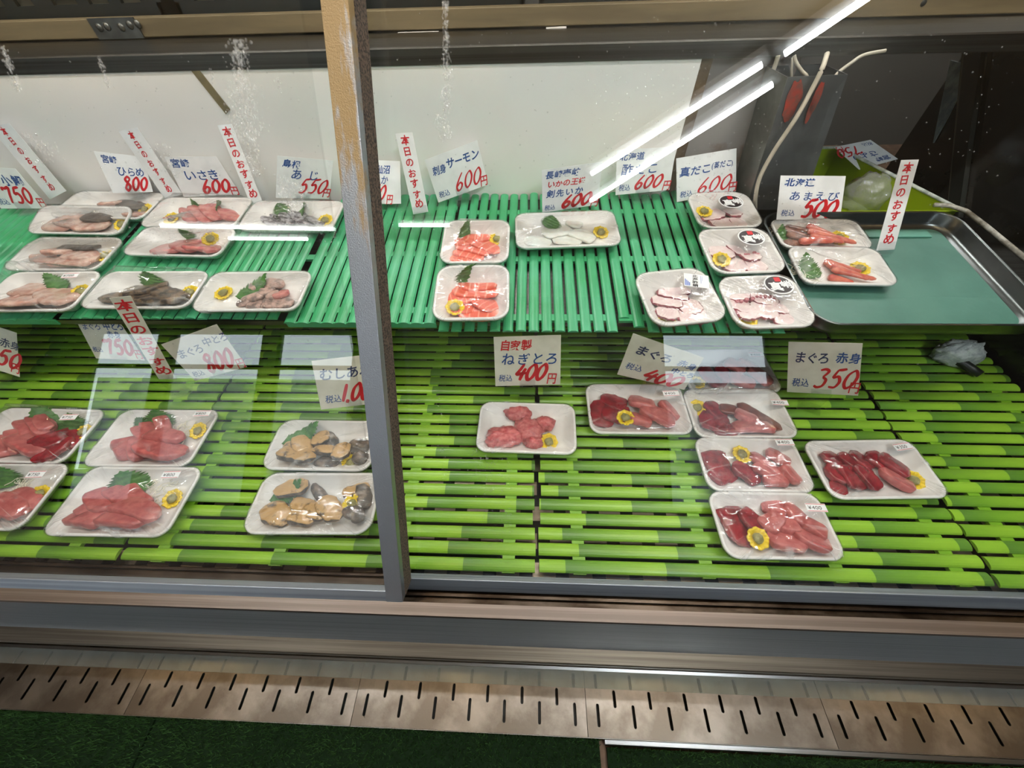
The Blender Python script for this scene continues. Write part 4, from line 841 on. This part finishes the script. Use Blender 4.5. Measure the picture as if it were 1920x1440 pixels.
# ------------------------------------------------------------------ cards
def plane_for(c4, foot, base):
    """lean and turn of the card that make its outline closest to a rectangle"""
    best = None
    for la in range(-5, 50, 5):
        for ps in range(-40, 41, 8):
            a, b = math.radians(la), math.radians(ps)
            u = V((math.cos(b), math.sin(b), 0)); up_ = V((-math.sin(b)*math.sin(a), math.cos(b)*math.sin(a), math.cos(a))); n = u.cross(up_)
            if n.dot(foot-CAM) > 0: n = -n
            if abs(n.dot((foot-CAM).normalized())) < .35: continue
            q = [hit(px, py, foot, n) for px, py in c4]
            e = [q[1]-q[0], q[2]-q[1], q[3]-q[2], q[0]-q[3]]
            s = sum(e[i].normalized().dot(e[(i+1) % 4].normalized())**2 for i in range(4))
            s += ((e[0].length-e[2].length)/e[0].length)**2 + ((e[1].length-e[3].length)/e[1].length)**2 + .05*(la-15)**2/900 + .02*(ps/30)**2
            if base and min((p-base[0]).dot(base[1]) for p in q) < .0005: s += 3
            if max(p.y for p in q) > (.981 if foot.z > Z(-.56) else .545): s += 3
            if best is None or s < best[0]: best = (s, n, q)
    return best[1], best[2]
def card(label, c4, draw, plane='U', foot=None, group=None, pap=0, holder=True, name='price_card', h0=None):
    if h0 is None: h0 = .012 if plane == 'U' else .05
    p0, n0 = (PU, NU) if plane == 'U' else (PL, NL)
    fx, fy = foot or ((c4[2][0]+c4[3][0])/2, (c4[2][1]+c4[3][1])/2)
    ft = hit(fx, fy, p0 + n0*h0, n0)
    if plane == 'U' and ft.y > .945: ft = hit(fx, fy, V((0, .945, 0)), V((0, 1, 0)))
    n, q = plane_for(c4, ft, (p0, n0))
    t = thing(name, label, 'price card' if name == 'price_card' else 'sign strip', group, Matrix.Translation(ft)); ctr = ft
    dd = lambda a, b: math.hypot(c4[a][0]-c4[b][0], c4[a][1]-c4[b][1])
    wl = None if name != 'price_card' else 1.27
    cd_ = Card(*[p-ctr for p in q], n, w=wl); draw(cd_)
    cd_.mb.build('card', [(paper, paperw)[pap], ink_r, ink_b, ink_n], t)
    if holder:
        u = (q[2]-q[3]).normalized(); m = (q[2]+q[3])/2 - ctr; upv = ((q[0]+q[1])/2-(q[2]+q[3])/2).normalized(); fl = V((n.x, n.y, 0)).normalized()
        mb = MB(); mb.obox(m - u*.016 + n*.0012, u*.032, upv*.016, n*.0012); mb.obox(m - u*.016 - n*.0030, u*.032, upv*.03, n*.0014)
        low = m - upv*.004; hgt = (ctr+low-p0).dot(n0)
        b0 = low - n0*(hgt-.0012); lat = u - n0*u.dot(n0); lat.normalize(); fw = n0.cross(lat)
        mb.obox(b0 - lat*.021 - fw*.014, lat*.042, fw*.028, n0*.003); mb.obox(b0 - lat*.016 - fw*.001, lat*.032, fw*.003, n0*max(.003, hgt+.006))
        mb.build('holder', acryl, t)
    return t
GS = 'vertical red-lettered recommendation strips'
def strip(cd_):
    cd_.text('本日のおすすめ', cd_.w*.5-.062, .875, .125, 1, .022, vert=True, shear=.02, seed=9, track=.98)
def yen(cd_, num, x, y, h, w, br=.036, rot=0, ye=True, tax=(.06, .10, .17), blue=2, gap=.12):
    cd_.num(num, x, y, h, w, 1, br, rot=rot, gap=gap)
    if tax: cd_.text('税込', tax[0], tax[1], tax[2], blue, .008, sx=.85, seed=4, rot=rot)
    if ye:
        n = len([c for c in num if c not in '1.,']) ; adv = sum((w*(.45 if c in '1.,' else 1)+gap*w) for c in num)
        cd_.text('円', min(x+adv*math.cos(rot)+.02, cd_.w-.185), y-.06+adv*math.sin(rot), .24, 1, .018, sx=.75, seed=8, rot=rot)
card('750 yen card in front of the end mat, cut by the left photo edge', [(-62, 312), (28, 316), (93, 391), (2, 391)],
     lambda c: (c.text('小鯛', .60, .60, .26, 2, .02, seed=2), yen(c, '750', .32, .14, .40, .22, .04, tax=(.06, .12, .18))), foot=(48, 391))
card('leaning red-lettered strip over the leftmost 750 yen card', [(-20, 238), (17, 231), (124, 358), (94, 374)], strip, foot=(108, 366), group=GS, name='recommendation_strip', holder=False)
card('flatfish price card with blue hirame lettering at the back', [(175, 283), (268, 294), (287, 360), (212, 362)],
     lambda c: (c.text('宮崎', .10, .76, .2, 2, .02), c.text('ひらめ', .38, .46, .26, 2, .012), yen(c, '800', .42, .06, .36, .22, .045, ye=False, tax=None)), foot=(250, 361))
card('leaning red-lettered strip between the hirame and isaki cards', [(222, 246), (257, 239), (342, 364), (310, 374)], strip, foot=(326, 369), group=GS, name='recommendation_strip', holder=False)
card('isaki price card, blue kana above red figures', [(308, 294), (405, 293), (450, 364), (345, 370)],
     lambda c: (c.text('宮崎', .06, .76, .22, 2, .02), c.text('いさき', .22, .44, .28, 2, .012), yen(c, '600', .48, .08, .34, .2, .04, tax=None)))
card('leaning red-lettered strip left of the aji card', [(408, 235), (434, 232), (492, 378), (470, 383)], strip, group=GS, name='recommendation_strip', holder=False)
card('550 yen aji card standing beside the steel upright', [(520, 292), (625, 301), (617, 373), (517, 371)],
     lambda c: (c.text('島根', .10, .76, .2, 2, .02), c.text('あじ', .30, .50, .26, 2, .01, track=1.5), yen(c, '550', .50, .14, .36, .2, .03, tax=None)))
card('price card half covered by the steel upright', [(672, 299), (750, 302), (752, 382), (668, 383)],
     lambda c: (c.text('気仙沼', .34, .72, .2, 2, .02), c.text('いか', .38, .48, .22, 2, .01, track=1.3), yen(c, '650', .18, .08, .36, .19, .035, tax=None)))
card('upright red-lettered strip right of the steel upright', [(741, 250), (773, 248), (803, 397), (775, 402)], strip, foot=(790, 400), group=GS, name='recommendation_strip')
card('tilted 600 yen salmon card', [(796, 300), (895, 263), (915, 346), (822, 380)],
     lambda c: (c.text('刺身', .08, .62, .2, 2, .02, sx=.8), c.text('サーモン', .42, .66, .23, 2, .022, sx=.85), yen(c, '600', .48, .10, .36, .2, .026)), foot=(868, 366))
card('four-line squid card with a red middle line', [(1016, 319), (1130, 303), (1120, 384), (1017, 399)],
     lambda c: (c.text('長崎壱岐', .06, .80, .17, 2, .022), c.text('いかの王様', .10, .59, .16, 1, .022), c.text('剣先いか', .08, .36, .18, 2, .02, track=1.1), yen(c, '600', .42, .06, .28, .2, .042, tax=(.04, .06, .15))))
card('600 yen vinegared octopus card, crossed by the lamp streak', [(1157, 281), (1268, 275), (1255, 356), (1154, 366)],
     lambda c: (c.text('北海道', .06, .78, .17, 2, .02), c.text('酢だこ', .10, .46, .25, 2, .014, track=1.1), yen(c, '600', .42, .10, .30, .19, .032)))
card('600 yen steamed octopus card before the grey duct', [(1268, 297), (1381, 278), (1380, 358), (1269, 379)],
     lambda c: (c.text('真だこ', .05, .58, .22, 2, .018, rot=.0), c.text('(蒸だこ)', .74, .64, .16, 2, .016, sx=.75), yen(c, '600', .42, .10, .34, .22, .026)))
card('500 yen sweet shrimp card behind the shrimp packs', [(1464, 329), (1586, 330), (1575, 412), (1456, 412)],
     lambda c: (c.text('北海道', .08, .78, .18, 2, .03), c.text('あまえび', .18, .46, .22, 2, .008, track=1.15), yen(c, '500', .44, .06, .40, .22, .042, gap=.06)), foot=(1514, 430))
card('upright red-lettered strip standing in the steel tray', [(1690, 300), (1723, 299), (1677, 468), (1643, 470)], strip, foot=(1660, 470), group=GS, name='recommendation_strip', h0=.016)
# lower deck cards
card('cream card cut by the left photo edge on the lower deck', [(-88, 585), (31, 624), (37, 707), (-85, 668)],
     lambda c: (c.text('まぐろ赤身', .28, .62, .21, 3, .012), yen(c, '350', .56, .16, .38, .22, .04)), 'L', pap=1)
card('750 yen cream card below the left mat, next to a strip', [(142, 600), (222, 600), (272, 676), (180, 672)],
     lambda c: (c.text('まぐろ', .06, .78, .19, 2, .006), c.text('中とろ', .68, .78, .2, 2, .02), c.text('赤身', .66, .58, .18, 2, .016), yen(c, '750', .34, .14, .38, .24, .05, tax=(.04, .2, .16))), 'L', pap=1)
card('long leaning red-lettered strip reaching up to the grilled-skin pack', [(205, 559), (245, 555), (331, 711), (298, 711)], strip, 'L', group=GS, name='recommendation_strip', pap=1)
card('800 yen cream card tilted like a diamond', [(302, 646), (406, 608), (463, 688), (366, 714)],
     lambda c: (c.text('まぐろ', .10, .60, .21, 3, .012), c.text('中とろ', .76, .68, .19, 3, .014), yen(c, '800', .44, .10, .42, .20, .045, blue=3)), 'L', pap=1, foot=(414, 704))
card('cream card running behind the steel upright, red 1,000', [(584, 677), (716, 662), (724, 754), (602, 768)],
     lambda c: (c.text('むしあわび', .06, .62, .24, 3, .016), yen(c, '1,000', .40, .12, .36, .18, .04, tax=(.10, .14, .19), blue=2, gap=.04)), 'L', pap=1)
card('400 yen cream card with a red top line, standing straight', [(925.5, 632), (1052, 628), (1050.5, 721), (929, 724)],
     lambda c: (c.text('自家製', .10, .76, .20, 1, .024), c.text('ねぎとろ', .12, .47, .25, 2, .012, track=1.08), yen(c, '400', .38, .12, .34, .19, .042, tax=(.06, .12, .17), gap=.04)), 'L', pap=1)
card('400 yen cream card tilted clockwise behind the two-tone packs', [(1187, 625), (1320, 671), (1283, 731), (1157, 702)],
     lambda c: (c.text('まぐろ', .12, .62, .23, 3, .022), c.text('赤身', .90, .62, .19, 2, .02, sx=.85), c.text('中とろ', .86, .40, .16, 2, .02, sx=.9), yen(c, '400', .44, .02, .34, .22, .042, tax=(.08, .22, .19), ye=False, gap=.04)), 'L', pap=1, foot=(1222, 717))
card('350 yen cream card standing straight on the right', [(1478.5, 641), (1617.6, 644), (1609, 742), (1475.6, 735)],
     lambda c: (c.text('まぐろ', .10, .64, .22, 3, .016), c.text('赤身', .84, .66, .20, 2, .018), yen(c, '350', .48, .14, .38, .22, .032, tax=(.08, .16, .20))), 'L', pap=1)

# ------------------------------------------------------------------ steel tray with its green sheet
rz = .034
ra = [hit(px, py, PU + NU*rz, NU) for px, py in ((1532, 609), (1945, 610), (1806, 396), (1560, 397))]
ux = V((1, 0, 0)); vx = NU.cross(ux)
x0, x1 = ra[0].x, .908; ydir = (ra[2]-ra[1]).dot(vx); o = up(x0, ra[0].y, 0) ; o = ra[0] - NU*rz; w = x1-x0; d = abs((ra[3]-ra[0]).dot(vx))
M = frame(o + ux*(w/2) + vx*(d/2), ux, vx, NU)
t = thing('steel_tray', 'deep stainless tray holding the shrimp packs', 'tray', None, M)
R = [(.05, .0, 0), (.012, 0, .004), (.006, 0, .012), (.004, 0, rz-.002), (0, .001, rz-.001), (0, .001, rz), (.006, 0, rz+.0008), (.010, -.001, rz-.001), (.012, 0, .012), (.020, 0, .006), (.05, 0, .0035)]
MB().rings([rr(w-a, d-a, .045+b, z, 10) for a, b, z in R]).build('body', mat('tray_steel', (118, 122, 122), .28, 1, var=6, col2=(96, 100, 100)), t, True)
sh = MB(); sh.rings([rr(w-.05, d-.05, .02, z, 6) for z in (.0042, .0075)]); so = sh.build('green_tray_sheet', tealm); so.matrix_world = M
tag(so, 'aqua green plastic sheet lining the deep steel tray', 'sheet')
ed = sh = MB().obox((-w/2+.035, d/2-.055, .0078), V((w-.09, 0, 0)), V((0, .022, 0)), V((0, 0, .003))).build('edge_bar', mat('aqua_edge', (90, 150, 134), .4), so)

# ------------------------------------------------------------------ lime bin with wrap behind the tray
zb = Z(-.516); wy = hit(1545, 337, V((0, 0, zb)), V((0, 0, 1))).y
ztop = hit(1545, 279, V((0, wy, 0)), V((0, 1, 0))).z
pB = hit(1572, 280, V((0, 0, ztop)), V((0, 0, 1))); pC = hit(1796, 396, V((0, 0, ztop)), V((0, 0, 1)))
pC.x = min(pC.x, XR-.03); dirn = (pC-pB); pA = V((.645, pB.y, ztop)); yf = pC.y
if pC.y > yf: pD = pC + dirn*((pC.y-yf)/max(.01, pB.y-pC.y)); pD.x = min(pD.x, XR-.03)
else: pD = pC
plan = [pA, pB, pC] + ([V((pD.x, yf, ztop))] if pC.y > yf+.01 else []) + [V((pA.x, min(yf, pC.y), ztop))]
ct = sum(plan, V())/len(plan); t = thing('plastic_bin', 'lime green plastic bin behind the steel tray', 'bin', None, Matrix.Translation((ct.x, ct.y, zb)))
def ring(s, z): return [((p.x-ct.x)*s, (p.y-ct.y)*s, z) for p in plan]
H_ = ztop-zb
MB().rings([ring(.94, 0), ring(1, H_), ring(1.02, H_), ring(1.02, H_+.002), ring(.985, H_+.002), ring(.93, .004)]).build('body', limem, t, bevel=.001)
mb = MB(); pts = [V((p.x-ct.x, p.y-ct.y, H_+.004))*1.0 for p in plan[:3]]
mb.tube([pts[0], pts[1], pts[2]], .004, 8); mb.build('frosted_rim', mat('frost', (196, 202, 198), .6, var=60, col2=(150, 158, 154)), t, True)
def crumple(name, c, r, m, seed, label, cat, fl=.45):
    mb = MB(); rs = []
    for i in range(22):
        th = math.pi*i/21; q = []
        for k in range(36):
            f = 2*math.pi*k/36; d_ = V((math.sin(th)*math.cos(f), math.sin(th)*math.sin(f), -math.cos(th))); s = 1+.35*abs(nz(d_.x*3+seed, d_.y*3, d_.z*3))+.25*abs(nz(d_.x*8, d_.y*8+seed, d_.z*8))+.1*nz(d_.x*20, d_.y*20, d_.z*20+seed)
            q.append((d_.x*r[0]*s, d_.y*r[1]*s, max(-r[2]*.6, d_.z*r[2]*s)+r[2]*.6))
        rs.append(q)
    mb.rings(rs); o = mb.build(name, m, None, True); o.location = c; return tag(o, label, cat)
wrapm = clear('loose_wrap', (.95, .97, .96), .10, .12, bump=(90, .8, .004), haze=.22)
pw = hit(1650, 345, V((0, 0, ztop-.018)), V((0, 0, 1)))
crumple('crumpled_wrap', (pw.x, pw.y+.01, zb+.0055), (.058, .042, .046), wrapm, 3, 'crumpled clear wrap lying inside the lime bin', 'plastic wrap')
pw = hit(1786, 686, PL, NL)
crumple('plastic_bag', (pw.x+.01, pw.y+.02, pw.z+.0015), (.042, .026, .03), mat('white_bag', (206, 210, 208), .35, var=60, col2=(160, 166, 166), bump=(120, .8, .003)), 5, 'crumpled white bag lying on the end bamboo mat under the tray', 'bag')
a = hit(1775, 662, PL+NL*.02, NL); b = hit(1838, 702, PL+NL*.012, NL)
o = MB().tube([a, a.lerp(b, .3), a.lerp(b, .7), b], lambda t: .012*(1-.3*t), 10).build('black_tube', blackp, None, True)
tag(o, 'short black rubber tube beside the crumpled white bag', 'tube')
# card tossed upside down on the bin
n = V((-.15, -.45, .88)).normalized(); p0 = V((pB.x+.03, pB.y-.05, ztop+.012)); q = [hit(px, py, p0, n) for px, py in ((1684, 298), (1611, 318), (1564, 276), (1632, 262))]
t = thing('price_card', 'price card lying upside down on the lime bin edge', 'price card', None, Matrix.Translation(p0)); c = Card(*[p-p0 for p in q], n)
c.text('宮崎', .08, .76, .18, 2, .02).text('さより', .2, .48, .24, 2, .016); yen(c, '750', .44, .12, .34, .2, .03); c.mb.build('card', [paper, ink_r, ink_b, ink_n], t)
# ------------------------------------------------------------------ duct with wires
b1, b2 = V((.503, .905, Z(-.444))), V((.628, .903, Z(-.444)))
t1 = V((.478, .917, Z(-.199))); t2 = V((.592, .926, Z(-.199)))
D = V((-.006, .085, 0)); t = thing('sheet_metal_duct', 'dark grey sheet metal duct with red paint marks, wires in its open top', 'duct', None, Matrix.Translation(b1))
def wallq(name, a, b, c, d, nrm, th=.0015, m=ductm): return slab(name, [p-b1 for p in (a, b, c, d)], th, m, t, nrm)
wallq('front_sheet', b1, b2, t2, t1, V((0, 1, 0))); wallq('side_sheet', b1+D, b1, t1, t1+D, V((1, 0, 0)), m=mat('pale_sheet', (128, 128, 122), .4, .7, var=6, col2=(92, 92, 88)))
wallq('side_sheet', b2, b2+D, t2+D, t2, V((-1, 0, 0))); wallq('rear_sheet', b2+D, b1+D, t1+D, t2+D, V((0, -1, 0)))
def splat(px, py, rx, ry, seed):
    pl = b1; fn = (b2-b1).cross(t1-b1).normalized(); mb = MB(); c_ = hit(px, py, pl, fn); ex = (b2-b1).normalized(); ey = (t1-b1).normalized(); k = pxscale(c_)
    off = -fn*.0004 if fn.y > 0 else fn*.0004
    mb.add([c_ - b1 + off + ex*(rx*k*math.cos(f)*(1+.4*nz(math.cos(f)*2, math.sin(f)*2, seed))) + ey*(ry*k*1.7*math.sin(f)*(1+.4*nz(math.cos(f)*2, seed, math.sin(f)*2))) for f in [2*math.pi*i/30 for i in range(30)]], [tuple(range(30))])
    mb.build('paint_mark', mat('red_paint', (150, 44, 30), .5, var=60, col2=(110, 60, 50)), t)
splat(1486, 190, 13, 19, 2); splat(1531, 183, 7, 14, 5); splat(1519, 208, 5, 12, 8)
def cable(pts, r, label, m=cablem):
    P_ = [V(p) for p in pts]; sm = []
    for i in range(len(P_)-1):
        a, b, c, d = P_[max(i-1, 0)], P_[i], P_[i+1], P_[min(i+2, len(P_)-1)]
        for k in range(8):
            s = k/8; sm.append(.5*((2*b)+(c-a)*s+(2*a-5*b+4*c-d)*s*s+(3*b-a-3*c+d)*s**3))
    o = MB().tube(sm+[P_[-1]], r, 8).build('cable', m, None, True); return tag(o, label, 'cable', 'old white cables around the duct')
HY = lambda px, py, y: hit(px, py, V((0, y, 0)), V((0, 1, 0)))
cable([HY(1551, 100, .93), HY(1541, 130, .91), HY(1521, 170, .905), HY(1492, 222, .895), HY(1452, 282, .895), HY(1426, 330, .892), HY(1417, 366, .89), HY(1416, 400, .893)], .0042, 'thick white cable hanging down in front of the grey duct')
cable([HY(1459, 104, .985), HY(1455, 118, .985), HY(1449, 134, .985)], .0042, 'short pale conduit on the rusted panel above the duct')
cable([HY(1489, 104, .965), HY(1493, 118, .96), HY(1504, 134, .955), HY(1512, 142, .95), HY(1517, 160, .95)], .003, 'curled white cable entering the duct top')
cable([HY(1486, 108, .975), HY(1484, 130, .97), HY(1484, 150, .965)], .0022, 'thin white cable going straight into the duct top')
cable([HY(1660, 95, .97), HY(1620, 103, .965), HY(1596, 118, .96), HY(1570, 138, .955), HY(1556, 160, .95)], .003, 'white cable running out of the duct to the right')
# white hose between tray and end wall
hp = [hit(px, py, PU+NU*.03, NU) for px, py in ((1752, 384), (1782, 386), (1812, 396), (1850, 425), (1890, 458), (1925, 487))]
for p in hp: p.x = min(p.x, XR-.012)
o = MB().tube(hp, .0045, 10).build('white_hose', mat('dirty_white', (186, 184, 176), .6, var=40, col2=(120, 114, 104)), None, True); tag(o, 'dirty white hose lying along the dark end wall beside the tray', 'hose')

# ------------------------------------------------------------------ water on the panes
def drops(gp, label, runs, scat, seed):
    rnd = random.Random(seed); mb = MB()
    def drop(px, py, r, el=1.0):
        c = hit(px, py, gp, GN) + GN*.0001; a = V((1, 0, 0)); b = GD; n = 7
        rs = []
        for k, (s, hh) in enumerate(((1, 0), (.78, .32), (.35, .5))):
            rs.append([c + a*(r*s*math.cos(2*math.pi*j/n)) + b*(r*s*el*math.sin(2*math.pi*j/n)) + GN*(hh*r) for j in range(n)])
        mb.rings(rs, cap0=False)
    for (x1, y1, x2, y2, sp, n, r0, r1) in runs:
        for k in range(n):
            t_ = rnd.random(); drop(x1+(x2-x1)*t_+rnd.gauss(0, sp), y1+(y2-y1)*t_+rnd.gauss(0, 2), rnd.uniform(r0, r1), rnd.uniform(.9, 1.8))
    for (x0_, y0_, x1_, y1_, n) in scat:
        for k in range(n): drop(rnd.uniform(x0_, x1_), rnd.uniform(y0_, y1_), rnd.uniform(.0004, .0010))
    o = mb.build('water_drops', wetclear, None, True); return tag(o, label, 'water drops', None, 'stuff')
drops(GP, 'fine condensation drops and runs on the left pane',
      [(447, 75, 450, 160, 8, 260, .0006, .0014), (450, 160, 462, 260, 16, 420, .0005, .0012), (465, 260, 480, 330, 8, 160, .0005, .0012), (186, 105, 204, 165, 2, 60, .0006, .0012), (5, 90, 35, 170, 4, 110, .0006, .0014), (60, 250, 90, 310, 14, 90, .0005, .0012), (533, 330, 545, 400, 8, 160, .0006, .0014), (560, 340, 570, 390, 8, 90, .0006, .0013), (395, 130, 400, 155, 2, 18, .0005, .001), (523, 150, 530, 170, 5, 24, .0005, .001), (300, 270, 330, 330, 10, 70, .0005, .0011)],
      [(10, 90, 600, 460, 160), (180, 425, 640, 455, 260), (10, 600, 690, 720, 60)], 4)
drops(GR, 'fine condensation drops and runs on the right pane',
      [(836, 0, 838, 110, 2.5, 120, .0006, .0013), (830, 0, 832, 140, .6, 60, .0004, .0008), (836, 110, 840, 150, 5, 60, .0006, .0014), (838, 160, 836, 210, 5, 120, .0007, .0016), (828, 215, 835, 260, 7, 110, .0006, .0013), (905, 840, 915, 930, 14, 160, .0005, .0011), (950, 850, 952, 1000, 5, 80, .0005, .001), (900, 930, 960, 1060, 22, 120, .0005, .0009), (822, 740, 835, 900, 3, 60, .0005, .001), (1340, 850, 1310, 900, 8, 60, .0004, .0009)],
      [(700, 20, 1900, 400, 260), (1100, 120, 1470, 370, 240), (700, 412, 850, 432, 90), (760, 640, 1900, 1060, 90)], 6)

# ------------------------------------------------------------------ daylight and exposure
w = bpy.data.worlds.new('sky'); S.world = w; w.use_nodes = True; bg = w.node_tree.nodes['Background']
bg.inputs['Color'].default_value = (.80, .92, 1.0, 1); bg.inputs['Strength'].default_value = 4.6
S.view_settings.view_transform = 'Standard'; S.view_settings.look = 'None'; S.view_settings.gamma = 1; S.view_settings.use_curve_mapping = False
S.view_settings.exposure = 0.1
S.cycles.max_bounces = 10; S.cycles.transparent_max_bounces = 32; S.cycles.sample_clamp_indirect = 6; S.cycles.caustics_reflective = False; S.cycles.caustics_refractive = False
S.cycles.use_denoising = True
